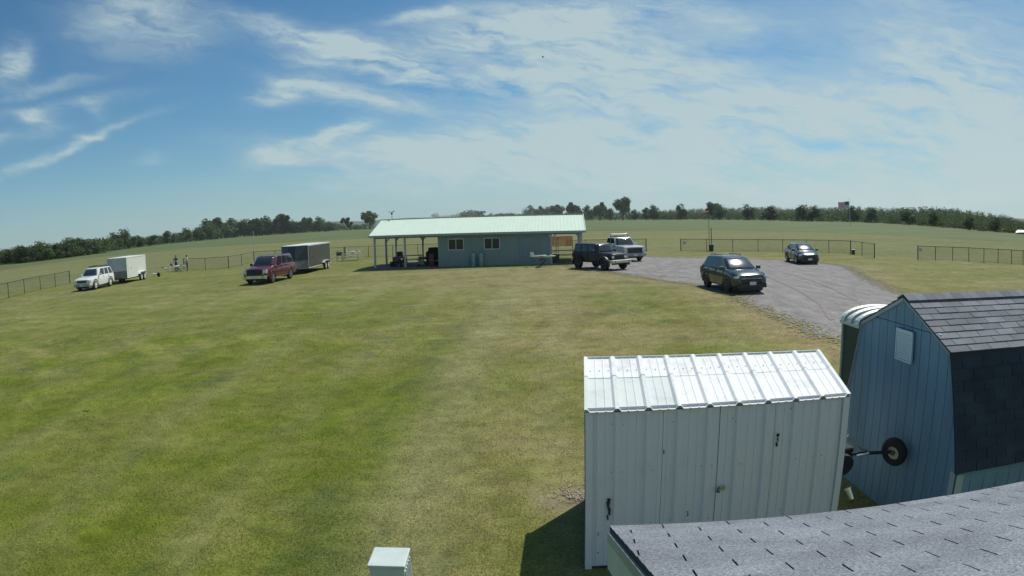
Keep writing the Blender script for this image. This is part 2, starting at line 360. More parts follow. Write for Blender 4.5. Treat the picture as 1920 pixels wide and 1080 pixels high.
def gravel_mat():
    m = bpy.data.materials.new('gravel'); m.use_nodes = True; nt = m.node_tree; N = nt.nodes; Lk = nt.links
    b = N['Principled BSDF']; b.inputs['Roughness'].default_value = 0.95; b.inputs['Specular IOR Level'].default_value = 0.15
    tc = N.new('ShaderNodeTexCoord'); v = N.new('ShaderNodeTexVoronoi'); v.inputs['Scale'].default_value = 26; Lk.new(tc.outputs['Object'], v.inputs['Vector'])
    mp = N.new('ShaderNodeMapping'); mp.inputs['Scale'].default_value = (1, .3, 1); mp.inputs['Rotation'].default_value = (0, 0, R(20)); Lk.new(tc.outputs['Object'], mp.inputs[0])
    n = N.new('ShaderNodeTexNoise'); n.inputs['Scale'].default_value = 1.6; n.inputs['Detail'].default_value = 8; n.inputs['Roughness'].default_value = .72; Lk.new(mp.outputs[0], n.inputs['Vector'])
    r = N.new('ShaderNodeValToRGB'); r.color_ramp.elements[0].position = .3; r.color_ramp.elements[1].position = .72
    r.color_ramp.elements[0].color = (.150, .132, .122, 1); r.color_ramp.elements[1].color = (.285, .252, .236, 1); Lk.new(n.outputs['Fac'], r.inputs[0])
    mx = N.new('ShaderNodeMix'); mx.data_type = 'RGBA'; mx.blend_type = 'OVERLAY'; mx.inputs[0].default_value = .45; Lk.new(r.outputs[0], mx.inputs[6]); Lk.new(v.outputs['Color'], mx.inputs[7])
    hs = N.new('ShaderNodeHueSaturation'); hs.inputs['Saturation'].default_value = .45; Lk.new(mx.outputs[2], hs.inputs['Color'])
    Lk.new(hs.outputs[0], b.inputs['Base Color'])
    bp = N.new('ShaderNodeBump'); bp.inputs['Strength'].default_value = .6; bp.inputs['Distance'].default_value = .02; Lk.new(v.outputs['Distance'], bp.inputs['Height']); Lk.new(bp.outputs[0], b.inputs['Normal'])
    return m
M_gravel = gravel_mat()
def ragged(poly, step=0.5, amp=0.16, seed=3):
    out = []; n = len(poly); s = 0
    for i in range(n):
        a = poly[i]; b = poly[(i + 1) % n]; L = (b - a).length; k = max(1, int(L / step))
        nrm = Vector((-(b - a).y, (b - a).x, 0)).normalized()
        for q in range(k):
            t = q / k; p = a.lerp(b, t); s += L / k
            out.append(p + nrm * amp * (2.4 * (mnoise.noise(Vector((s * .35, seed, 0)))) + 1.2 * mnoise.noise(Vector((s * 1.3, seed, 4))) + .5 * random.uniform(-1, 1)))
    return out
gp = ragged(GP); MB().add([(p.x, p.y, 0.004) for p in gp], [tuple(range(len(gp)))]).build('gravel_lot', M_gravel, label='grey gravel parking area curving past the pavilion', kind='structure')
# loose stones and tufts along the rim of the gravel
mb = MB()
for i in range(500):
    p = random.choice(gp) + Vector((random.gauss(0, .35), random.gauss(0, .35), 0)); s = random.uniform(.015, .04)
    mb.box((p.x, p.y, s * .15), (s, s * 1.2, s * .3), random.uniform(0, 3))
mb.build('loose_stones', mat('pale_stone', (.3, .28, .27), .9, var=.3), label='loose pale stones scattered along the rim of the gravel', cat='stones', kind='stuff')
mb = MB()
for i in range(900):                         # spilled gravel making the rim uneven
    p = random.choice(gp) + Vector((random.gauss(0, .22), random.gauss(0, .22), 0)); q = random.uniform(.04, .20); pts = []
    for k in range(9):
        a = 2 * math.pi * k / 9; e_ = q * random.uniform(.45, 1.2); pts.append((p.x + math.cos(a) * e_, p.y + math.sin(a) * e_, .006 + i * .00001))
    mb.add(pts, [tuple(range(9))])
mb.build('spilled_gravel', M_gravel, label='thin gravel spilled over the grass at the rim of the lot', cat='gravel', kind='stuff')
def track(pix, w=.28, z=.016):
    pts = [at(*p) for p in pix]; P2 = []
    for i in range(len(pts) - 1):
        for k in range(8): P2.append(pts[i].lerp(pts[i + 1], k / 8))
    mb = MB(); L_, R_ = [], []
    for i, p in enumerate(P2):
        d = (P2[min(i + 1, len(P2) - 1)] - P2[max(0, i - 1)]).normalized(); n = Vector((-d.y, d.x, 0)); j = w * (.5 + .22 * mnoise.noise(p * 1.7))
        L_.append(Vector((p.x, p.y, z)) + n * j); R_.append(Vector((p.x, p.y, z)) - n * j)
    mb.loft([L_, R_], cap=False, closed=False); return mb.build('tyre_track', M_track, label='darker tyre track curving across the gravel', kind='structure')
M_track = mat('packed_gravel', (.205, .182, .170), .95, var=.22, vscale=5)
track([(1238, 520), (1250, 511), (1275, 504), (1310, 499), (1350, 496), (1400, 494)]); track([(1215, 512), (1240, 503), (1275, 496), (1330, 491), (1390, 489)], .22)
track([(1560, 600), (1540, 570), (1500, 545), (1455, 525), (1420, 512)], .24); track([(1650, 600), (1610, 565), (1560, 540), (1510, 522), (1470, 512)], .24); track([(1080, 500), (1130, 509), (1190, 514), (1250, 519), (1300, 521)], .2)
# crop field behind the mown strip
CROP_PX = [(-120, 523), (0, 507), (100, 493), (200, 480.5), (360, 465.5), (520, 455), (690, 447), (850, 441), (1000, 436.5), (1110, 433.5), (1300, 432), (1400, 432.5), (1500, 434.5), (1640, 440.5), (1760, 447), (1920, 456), (2060, 466)]
near = [at(*p) for p in CROP_PX]
mb = MB(); nn = len(near)
K = 14
vs = []
for p in near: vs.append((p.x, p.y, 0.01))
for k in range(K):
    for p in near:
        f = 1.05 + (k / (K - 1)) ** 2 * 9; vs.append((p.x * f, p.y * f, 0.12 + 0.05 * mnoise.noise(Vector((p.x * f * .03, p.y * f * .03, 0)))))
fs = []
for k in range(K):
    for i in range(nn - 1): fs.append((k * nn + i, k * nn + i + 1, (k + 1) * nn + i + 1, (k + 1) * nn + i))
mb.add(vs, fs)
M_crop = mat('young_crop', (0.090, 0.120, 0.040), 0.85, var=0.25, vscale=.05, bump=.5, bscale=2, spec=.2, stretch=(1, 3.5, 1))
mb.build('crop_field', M_crop, smooth=True, label='darker green crop field beyond the mown strip', kind='structure')
# ---- near grass blades
def blades():
    rs = np.random.RandomState(5); n = 300000
    az = np.radians(rs.uniform(-56, 40, n)); r = 4.2 * (30 / 4.2) ** (rs.rand(n) ** 1.25)
    X = r * np.sin(az); Y = r * np.cos(az)
    dens = vnoise(X / .25, Y / .25, 7); k = dens > .25; X, Y, r = X[k], Y[k], r[k]
    k = ~((X > .5) & (X < 4.2) & (Y > 6) & (Y < 8.3)); X, Y, r = X[k], Y[k], r[k]; k = ~((X > 4.5) & (Y < 9.6)); X, Y, r = X[k], Y[k], r[k]
    k = seg_dist(X, Y, [(p.x, p.y) for p in GP]) > .1; X, Y, r = X[k], Y[k], r[k]
    n = len(X); h = rs.uniform(.010, .026, n) * (1 + .35 * vnoise(X / .6, Y / .6, 9)); w = rs.uniform(.0018, .0034, n) * (r / 5); a = rs.uniform(0, 6.28, n); b = rs.uniform(0, 6.28, n); ln = rs.uniform(.2, 1.1, n) * h
    co_ = np.zeros((n, 3, 3)); co_[:, 0] = np.stack([X - w * np.cos(a), Y - w * np.sin(a), 0 * X + .001], 1); co_[:, 1] = np.stack([X + w * np.cos(a), Y + w * np.sin(a), 0 * X + .001], 1)
    co_[:, 2] = np.stack([X + ln * np.cos(b), Y + ln * np.sin(b), h], 1)
    me = bpy.data.meshes.new('grass'); me.vertices.add(n * 3); me.vertices.foreach_set('co', co_.reshape(-1).astype(np.float32))
    me.loops.add(n * 3); me.loops.foreach_set('vertex_index', np.arange(n * 3, dtype=np.int32)); me.polygons.add(n)
    me.polygons.foreach_set('loop_start', np.arange(0, n * 3, 3, dtype=np.int32)); me.polygons.foreach_set('loop_total', np.full(n, 3, dtype=np.int32))
    C = ground_colour(X, Y) * (rs.uniform(1.15, 2.0, (n, 1))); straw = rs.rand(n) < .10; C[straw] = np.array([.33, .29, .15]) * rs.uniform(.7, 1.1, (straw.sum(), 1))
    C = np.repeat(C, 3, 0); ca = me.color_attributes.new('turf', 'FLOAT_COLOR', 'POINT'); ca.data.foreach_set('color', np.concatenate([C, np.ones((len(C), 1))], 1).reshape(-1).astype(np.float32))
    me.update(calc_edges=True); me.validate()
    m = bpy.data.materials.new('grass_blade'); m.use_nodes = True; nt = m.node_tree; b_ = nt.nodes['Principled BSDF']; b_.inputs['Roughness'].default_value = .6; b_.inputs['Specular IOR Level'].default_value = .2
    at_ = nt.nodes.new('ShaderNodeAttribute'); at_.attribute_name = 'turf'; nt.links.new(at_.outputs['Color'], b_.inputs['Base Color'])
    tr = nt.nodes.new('ShaderNodeBsdfTranslucent'); nt.links.new(at_.outputs['Color'], tr.inputs[0]); mx = nt.nodes.new('ShaderNodeMixShader'); mx.inputs[0].default_value = .62
    nt.links.new(b_.outputs[0], mx.inputs[1]); nt.links.new(tr.outputs[0], mx.inputs[2]); nt.links.new(mx.outputs[0], nt.nodes['Material Output'].inputs[0])
    me.materials.append(m)
    tag(link(bpy.data.objects.new('grass', me)), 'short green and straw coloured lawn grass in the foreground', 'grass', kind='stuff')
blades()
def rim_tufts():
    rs = random.Random(3); mb = MB()
    for i in range(12000):
        p = gp[rs.randrange(len(gp))]
        if p.y > 60 or p.y < 9: continue
        x = p.x + rs.gauss(0, .30); y = p.y + rs.gauss(0, .30); q = rs.uniform(.02, .075); mb.cur = rs.randrange(3); n = len(mb.v); a0 = rs.uniform(0, 6)
        for k in range(5): e_ = q * rs.uniform(.5, 1.3); mb.v.append((x + math.cos(a0 + k * 1.257) * e_, y + math.sin(a0 + k * 1.257) * e_, .0165 + i * 1e-6))
        mb.f.append([n, n + 1, n + 2, n + 3, n + 4]); mb.m.append(mb.cur)
    mb.build('rim_grass', [mat('dry_tuft', (.235, .20, .105), .9), mat('olive_tuft', (.17, .175, .06), .9), mat('straw_tuft', (.27, .235, .13), .9)], label='dry grass tufts creeping into the rim of the gravel', cat='grass', kind='stuff')
rim_tufts()
# ------------------------------------------------------------------ trees
def crown_data(seed, kind, nleaf=1900, leaf=.030):
    rs = np.random.RandomState(seed)
    # lobes of the crown in unit tree height
    L = []
    if kind == 'round': nl, rx, zc, rz_ = 16, .36, .56, .40
    elif kind == 'tall': nl, rx, zc, rz_ = 14, .20, .56, .42
    elif kind == 'open': nl, rx, zc, rz_ = 11, .40, .66, .28
    else: nl, rx, zc, rz_ = 12, .62, .48, .44
    for k in range(nl):
        a = rs.uniform(0, 6.28); q = rs.rand() ** .5 * .8; z = rs.uniform(-.85, .9)
        s = math.sqrt(max(.12, 1 - z * z)); L.append((math.cos(a) * q * rx * s, math.sin(a) * q * rx * s, zc + z * rz_ * .85, rs.uniform(.09, .16) * (1.25 if kind in ('round', 'bush') else .85)))
    L = np.array(L); k = rs.randint(0, nl, nleaf); d = rs.normal(size=(nleaf, 3)); d /= np.linalg.norm(d, axis=1)[:, None]
    P_ = L[k, :3] + d * (L[k, 3] * rs.uniform(.45, 1.25, nleaf))[:, None] * [1, 1, .85]
    P_[:, 2] = np.clip(P_[:, 2], .03, 1.0)
    nrm = d * .7 + rs.normal(size=(nleaf, 3)) * .5; nrm /= np.linalg.norm(nrm, axis=1)[:, None]
    t = np.cross(nrm, rs.normal(size=(nleaf, 3))); t /= np.linalg.norm(t, axis=1)[:, None]; b = np.cross(nrm, t)
    s = (leaf * rs.uniform(.6, 1.4, nleaf))[:, None]
    V = np.stack([P_ - t * s, P_ + b * s * .8, P_ + t * s, P_ - b * s * .8], 1)
    V = V.reshape(-1, 3); z0, z1 = V[:, 2].min(), np.percentile(V[:, 2], 99.5); lo = {'bush': .0, 'round': .05, 'tall': .08, 'open': .2}[kind]
    V[:, 2] = lo + (V[:, 2] - z0) * (1 - lo) / (z1 - z0); L[:, 2] = lo + (L[:, 2] - z0) * (1 - lo) / (z1 - z0)
    return V, L
def quads_mesh(name, V, mt):
    n = len(V) // 4; me = bpy.data.meshes.new(name); me.vertices.add(n * 4); me.vertices.foreach_set('co', V.reshape(-1).astype(np.float32))
    me.loops.add(n * 4); me.loops.foreach_set('vertex_index', np.arange(n * 4, dtype=np.int32)); me.polygons.add(n)
    me.polygons.foreach_set('loop_start', np.arange(0, n * 4, 4, dtype=np.int32)); me.polygons.foreach_set('loop_total', np.full(n, 4, dtype=np.int32))
    me.update(calc_edges=True); me.materials.append(mt); return me
TREES = {}
for kind, seeds in (('round', (1, 2, 3)), ('tall', (4, 5)), ('open', (6, 7, 8)), ('bush', (9, 10, 11))):
    TREES[kind] = []
    for sd_ in seeds:
        V, L = crown_data(sd_, kind); cm = quads_mesh('crown', V, M_leaf)
        tb = MB(); tb.tube([(0, 0, -.02), (.005, 0, .2), (.01, .005, .42), (0, 0, .6)], [.026, .02, .014, .006], 6)
        for l in L[::2]: tb.tube([(.005, 0, .16 + .25 * random.random()), (l[0] * .6, l[1] * .6, l[2] * .8), (l[0], l[1], l[2])], [.011, .007, .003], 4)
        tmp = tb.build('trunk', M_bark); tm = tmp.data; bpy.data.objects.remove(tmp)
        TREES[kind].append((cm, tm, V))
def tree(px, base, top, kind, label, group, wide=1.0, var=None, dist=None, name='tree', sink=0.0, cat='tree'):
    p = at(px, base) if dist is None else ond(px, base, dist); d = math.hypot(p.x, p.y)
    t = ond(px, top, d); h = max(1.0, t.z - (0 if dist is None else 0) + sink)
    cm, tm, _ = (TREES[kind][var % len(TREES[kind])] if var is not None else random.choice(TREES[kind]))
    root = empty(name, (p.x, p.y, -sink), random.uniform(0, 6.28), label, cat, group); root.scale = (h * wide, h * wide, h)
    link(bpy.data.objects.new('crown', cm), root); link(bpy.data.objects.new('trunk', tm), root)
    return root
G1 = 'trees of the far left hedgerow'; G2 = 'trees showing over the pavilion roof'; G3 = 'trees of the right hand hedgerow'; G4 = 'trees standing out of the right hand woodland'
def ip(xs, ys, x): return float(np.interp(x, xs, ys))
LB = ([-100, 0, 36, 100, 192, 208, 306, 380, 440, 527, 619, 690, 760], [512, 497, 495, 487, 475, 471, 458.5, 451.3, 445.5, 439.8, 434, 430.5, 428])
left = [(14, 469, 'round', 'dark round tree at the left edge of the photo'), (47, 460, 'bush', 'low spreading tree, second from the left edge'), (81, 452, 'round', 'dark broad tree rising left of the yellow green bushes'),
        (112, 458, 'bush', 'yellow green bushy tree in front of the dark row at far left'), (130, 446, 'round', 'dark tree behind the yellow green bushes at far left'), (156, 447, 'bush', 'light green rounded tree before the gap above the white trailer'), (180, 451, 'round', 'smaller tree in the dip left of the big tree over the white trailer'),
        (216, 436, 'round', 'tall tree on the left shoulder of the big tree above the white trailer'), (240, 429.5, 'round', 'biggest dark round tree right above the white trailer'), (263, 442, 'round', 'tree on the right shoulder of the big tree above the white trailer'), (285, 441, 'bush', 'low rounded tree halfway between white trailer and the two people'),
        (313, 433.5, 'tall', 'slim pointed tree just left of the two people'), (330, 440, 'bush', 'low tree directly above the person in blue'), (350, 427.5, 'round', 'tree of even round top above the person in white'), (376, 426, 'round', 'middle sized tree right of the person in white'),
        (395, 411.5, 'round', 'tall dark tree at the start of the high part of the hedgerow'), (408, 409, 'tall', 'narrow tall tree beside the start of the high hedgerow'), (424, 418, 'round', 'lower tree in the first dip of the high hedgerow'), (440, 410, 'round', 'round tree left of the thin white pole'), (459, 411, 'round', 'round tree just behind the thin white pole'),
        (480, 410, 'open', 'ragged tree just right of the thin white pole'), (492, 407, 'round', 'tree with a small pointed tip above the red vehicle'), (505, 412, 'round', 'even topped tree above the front of the grey trailer'), (529, 401.5, 'open', 'tallest spiky tree above the grey trailer'), (543, 408, 'round', 'tree joined to the right of the tallest spiky tree'),
        (557, 417, 'bush', 'low tree in the notch above the grey trailer'), (576, 408, 'open', 'two tipped tree above the rear of the grey trailer'), (599, 407, 'round', 'last big round tree of the left hedgerow'), (616, 418, 'bush', 'low yellow green tree at the right end of the left hedgerow'),
        (650, 408, 'open', 'thin fan shaped tree with see-through crown left of the pavilion'), (693, 396, 'open', 'tall crooked tree at the left corner of the pavilion roof')]
for i, (px, top, kind, lab) in enumerate(left):
    tree(px, ip(*LB, px), top, kind, lab, G1, wide={'round': 1.5, 'tall': 1.5, 'open': 1.25, 'bush': 1.7}[kind] * random.uniform(.95, 1.15), var=i)
for i, (px, top, w, lab) in enumerate([(767, 394, 1.5, 'broad flat tree above the left part of the pavilion roof'), (817, 400, 1.3, 'small low tree right of the broad flat one over the roof'), (870, 395.5, 2.6, 'wide dark tree clump above the middle of the pavilion roof'), (936, 400, 1.6, 'small dark clump right of the middle of the pavilion roof'), (957, 400, 2.0, 'faint low clump beside the small dark clump over the roof')]):
    tree(px, 418 if px < 900 else 414, top, 'bush' if i != 1 else 'round', lab, G2, wide=w * 1.3, var=i)
for i, (px, top, k, lab) in enumerate([(991, 386, 'round', 'first of the trees over the right part of the pavilion roof'), (1010, 387, 'open', 'second tree of the cluster over the right part of the roof'), (1024, 388, 'round', 'third and low tree of the cluster over the right part of the roof'), (1046, 384, 'open', 'wide airy tree at the right end of the roof cluster'), (1077, 380, 'open', 'lone ragged tree above the right end of the roof ridge')]):
    tree(px, 413.5, top, k, lab, G2, wide=1.35, var=i)
RB = ([1080, 1300, 1400, 1490, 1600, 1660, 1740, 1800, 1840, 1890, 1990], [413.2, 412, 413, 415, 416.8, 419.5, 424.8, 430, 434, 437.5, 445])
for i, (px, top, k, w, lab) in enumerate([(1104, 386, 'round', .8, 'dense tree just right of the pavilion roof'), (1124, 380, 'open', .8, 'ragged tree above the black vehicle'), (1143, 391, 'bush', .8, 'low tree between the ragged one and the tall forked one'), (1168, 370.5, 'open', .75, 'tallest forked tree above the silver pickup'),
        (1190, 393, 'round', .7, 'low tree at the right foot of the tall forked tree'), (1211, 390, 'tall', 1.0, 'slim tree right of the pickup'), (1226, 385, 'round', .8, 'compact tree left of the first fence sign'), (1277, 383, 'round', .7, 'small round headed tree above the fence end at the lot')]):
    tree(px, ip(*RB, px) + .3, top, k, lab, G3, wide=w * 1.6, var=i)
for i, (px, top, k, w, lab) in enumerate([(1338, 379.5, 'open', .9, 'ragged tree behind the wind sock'), (1350, 384, 'round', .8, 'dark tree right behind the wind sock pole'), (1404, 384, 'round', .8, 'pale rounded tree above the nearest grey car'), (1443, 387, 'round', 1.2, 'tree in the woodland between the two grey cars'),
        (1505, 384.5, 'round', .95, 'big dark tree above the far grey car'), (1524, 386, 'round', .9, 'dark tree right beside the big one above the far grey car'), (1602, 387, 'round', .9, 'rounded tree just right of the flag'), (1635, 389, 'round', .8, 'tree a little further right of the flag'),
        (1703, 391, 'round', .9, 'rounded tree at the foot of the wooded rise'), (1752, 397, 'round', .9, 'tree at the edge of the wooded rise'), (1818, 404, 'round', .8, 'tree on the wooded rise left of the far barn'), (1866, 409, 'round', .8, 'tree directly above the far barn')]):
    tree(px, ip(*RB, px), top, k, lab, G4, wide=w * 1.6, var=i)
def woodland(name, label, spots, seed):
    rs = np.random.RandomState(seed); VV = []
    for (p, h, w, kind) in spots:
        V = TREES[kind][rs.randint(len(TREES[kind]))][2].reshape(-1, 4, 3); V = V[rs.permutation(len(V))[:420]].reshape(-1, 3)
        a = rs.uniform(0, 6.28); c, s = math.cos(a), math.sin(a); Q = V * [w * h, w * h, h]
        Q = np.stack([Q[:, 0] * c - Q[:, 1] * s + p.x, Q[:, 0] * s + Q[:, 1] * c + p.y, Q[:, 2] + p.z], 1); VV.append(Q)
    tag(link(bpy.data.objects.new(name, quads_mesh(name, np.concatenate(VV), M_leaf))), label, 'woodland', kind='stuff')
sp = []
for px in np.arange(-90, 700, 4):
    b = ip(*LB, px) ; p = at(px, b - .6); d = math.hypot(p.x, p.y)
    tp = ip([-90, 0, 47, 100, 155, 200, 300, 380, 395, 600, 625, 640, 700], [486, 471, 465, 456, 451, 447, 442, 430, 418, 416, 420, 422, 421], px) + random.uniform(-3, 3); h = max(1.5, ond(px, tp, d).z)
    sp.append((Vector((p.x, p.y, -.08 * h)), h * 1.1, random.uniform(1.5, 2.2), 'bush'))
woodland('undergrowth', 'dark scrub filling in under the far left hedgerow', sp, 3)
sp = []
for px in np.arange(1092, 1290, 4):
    b = ip(*RB, px); p = at(px, b); d = math.hypot(p.x, p.y); h = max(1.5, ond(px, random.uniform(393, 399), d).z); sp.append((Vector((p.x, p.y, -.05 * h)), h, random.uniform(1.3, 1.9), 'bush'))
woodland('undergrowth', 'bushy scrub under the trees right of the pavilion', sp, 4)
sp = []
for px in np.arange(775, 1100, 5):
    p = at(px, 418 - (px - 775) * .013); d = math.hypot(p.x, p.y); h = max(2, ond(px, ip([775, 850, 900, 1000, 1100], [407, 402.5, 401, 398, 397], px) + random.uniform(-1.2, 1.5), d).z); sp.append((Vector((p.x, p.y, -.05 * h)), h, random.uniform(1.4, 2.0), 'bush'))
woodland('undergrowth', 'low dark hedge line just above the pavilion roof', sp, 8)
sp = []
TOPR = ([1230, 1300, 1360, 1400, 1440, 1480, 1520, 1560, 1600, 1660, 1700, 1751, 1785, 1813, 1838, 1860, 1888, 1920, 2000], [395, 392, 390, 390, 389, 391, 390, 389, 389, 390.5, 390, 389, 392, 396, 397, 401, 406, 412, 425])
for layer in range(4):
    for px in np.arange(1225, 2010, 5.0 if layer < 3 else 4.5):
        b = ip(*RB, px); p0 = at(px, b); d0 = math.hypot(p0.x, p0.y); d = d0 * (1 + .35 * layer) + random.uniform(0, .1) * d0
        tt = ip(*TOPR, px); f = (layer + 1) / 4; ytop = b + (tt - b) * (.45 + .55 * f) + random.uniform(-2.0, 1.0)
        pt = ond(px, ytop, d); h = (5.5 + 6 * (d / 500)) * random.uniform(.8, 1.15); h = min(h, max(2, pt.z + 1)); z = pt.z - h
        p = Vector((pt.x, pt.y, z - .04 * h)); sp.append((p, h * 1.04, random.uniform(1.1, 1.5), random.choice(['round', 'round', 'bush'])))
woodland('woodland', 'broad mass of woodland closing the view on the right', sp, 5)
# the ground that carries the woodland on the right, and blue hills far away
def ridge(name, prof, d, mt, label, depth=1.6, nz=5):
    mb = MB(); rows = []
    for j, (f, hf) in enumerate(((1.0, 0.0), (1.12, .7), (1.3, 1.0), (1.6, .8), (2.0, .0))):
        row = []
        for k, px in enumerate(np.arange(prof[0][0], prof[0][-1] + 1, 12)):
            t = ond(px, ip(*prof, px), d); u_ = Vector((t.x, t.y, 0)); row.append((u_.x * f, u_.y * f, max(-.5, t.z) * hf * (1 + (f - 1) * .4) - .5 * (hf == 0)))
        rows.append(row)
    mb.loft(rows, cap=False, closed=False); return mb.build(name, mt, smooth=True, label=label, kind='structure')
M_hill = mat('wooded_hill', (.035, .06, .035), .95, var=.25, vscale=.01)
ridge('hills', ([560, 600, 640, 680, 700, 760, 820, 880, 940, 1000, 1100], [430, 415, 413, 413.5, 412, 407, 406, 404, 402.5, 401, 405]), 2600, M_hill, 'low blue wooded hills on the horizon behind the pavilion')
rows = []
for layer, f in enumerate((1.02, 1.35, 1.7, 2.05, 2.4)):
    row = []
    for px in np.arange(1225, 2020, 12):
        b = ip(*RB, px); p0 = at(px, b); d0 = math.hypot(p0.x, p0.y); tt = ip(*TOPR, px) + 7; y = b + (tt - b) * min(1, layer / 3) ; q = ond(px, y, d0 * f); row.append((q.x, q.y, (-.2 if layer == 0 else q.z - 3.5) if layer < 4 else -1))
    rows.append(row)
MB().loft(rows, cap=False, closed=False).build('hillside', M_hill, smooth=True, label='rising ground under the woodland on the right', kind='structure')

# ------------------------------------------------------------------ shingle helper
def shingles(mb, org, e, d, n, e0f, e1, d_top, d_low, expo=.127, tab=.305, gap=.0075, th=.005, jit=.002):
    """three-tab shingles on the plane org + e*a + d*b; rows from b = d_low up to d_top; e0f(b) is the left edge"""
    k = 0; b = d_low
    while b - expo > d_top:
        off = (tab / 2) * (k % 2) + (0.04 * ((k * 7) % 3)) * 0
        a = e0f(b); c0 = math.floor((a - off) / tab) * tab + off
        while c0 < e1:
            l = max(c0 + gap / 2, a); r = min(c0 + tab - gap / 2, e1)
            if r - l > .01:
                t = th + random.uniform(0, jit); t2 = .0015
                def pt(x, y, z): return org + e * x + d * y + n * z
                lo, hi = b, b - expo
                lh = min(max(c0 + gap / 2, e0f(hi)), r) if l == a else l
                vs = [pt(l, lo, 0), pt(r, lo, 0), pt(r, hi, 0), pt(lh, hi, 0), pt(l, lo, t), pt(r, lo, t), pt(r, hi, t2), pt(lh, hi, t2)]
                mb.cur = random.randint(0, 2)
                mb.add(vs, [(4, 5, 6, 7), (0, 1, 5, 4), (1, 2, 6, 5), (3, 0, 4, 7)])
            c0 += tab
        b -= expo; k += 1
def shingle_mat(name, c, sp=.5):
    m = bpy.data.materials.new(name); m.use_nodes = True; nt = m.node_tree; N = nt.nodes; Lk = nt.links
    b = N['Principled BSDF']; b.inputs['Roughness'].default_value = .9; b.inputs['Specular IOR Level'].default_value = .3
    tc = N.new('ShaderNodeTexCoord'); v = N.new('ShaderNodeTexNoise'); v.inputs['Scale'].default_value = 95; v.inputs['Detail'].default_value = 3; v.inputs['Roughness'].default_value = .8; Lk.new(tc.outputs['Object'], v.inputs['Vector'])
    n = N.new('ShaderNodeTexNoise'); n.inputs['Scale'].default_value = 3; n.inputs['Detail'].default_value = 5; Lk.new(tc.outputs['Object'], n.inputs['Vector'])
    r = N.new('ShaderNodeValToRGB'); r.color_ramp.elements[0].position = .36; r.color_ramp.elements[1].position = .66
    r.color_ramp.elements[0].color = (*[q * (1 - sp) for q in c], 1); r.color_ramp.elements[1].color = (*[q * (1 + sp) for q in c], 1); Lk.new(v.outputs['Fac'], r.inputs[0])
    mr = N.new('ShaderNodeMapRange'); mr.inputs[1].default_value = .3; mr.inputs[2].default_value = .7; mr.inputs[3].default_value = .82; mr.inputs[4].default_value = 1.18; Lk.new(n.outputs['Fac'], mr.inputs[0])
    s = N.new('ShaderNodeVectorMath'); s.operation = 'SCALE'; Lk.new(r.outputs[0], s.inputs[0]); Lk.new(mr.outputs[0], s.inputs['Scale']); Lk.new(s.outputs[0], b.inputs['Base Color'])
    bp = N.new('ShaderNodeBump'); bp.inputs['Strength'].default_value = .5; bp.inputs['Distance'].default_value = .004; Lk.new(v.outputs['Fac'], bp.inputs['Height']); Lk.new(bp.outputs[0], b.inputs['Normal'])
    return m
M_sh = [shingle_mat('grey_shingle', (.182, .198, .224), .5), shingle_mat('grey_shingle_pale', (.192, .208, .235), .5), shingle_mat('grey_shingle_dark', (.172, .188, .215), .5)]
M_shb = [shingle_mat('slate_shingle', (.175, .190, .205), .28), shingle_mat('slate_shingle_pale', (.200, .215, .232), .28), shingle_mat('slate_shingle_dark', (.150, .163, .180), .28)]
M_under = mat('roof_underlay', (.035, .038, .048), .95)
M_trimg = mat('pale_green_trim', (.44, .52, .48), .6, var=.08, vscale=5)
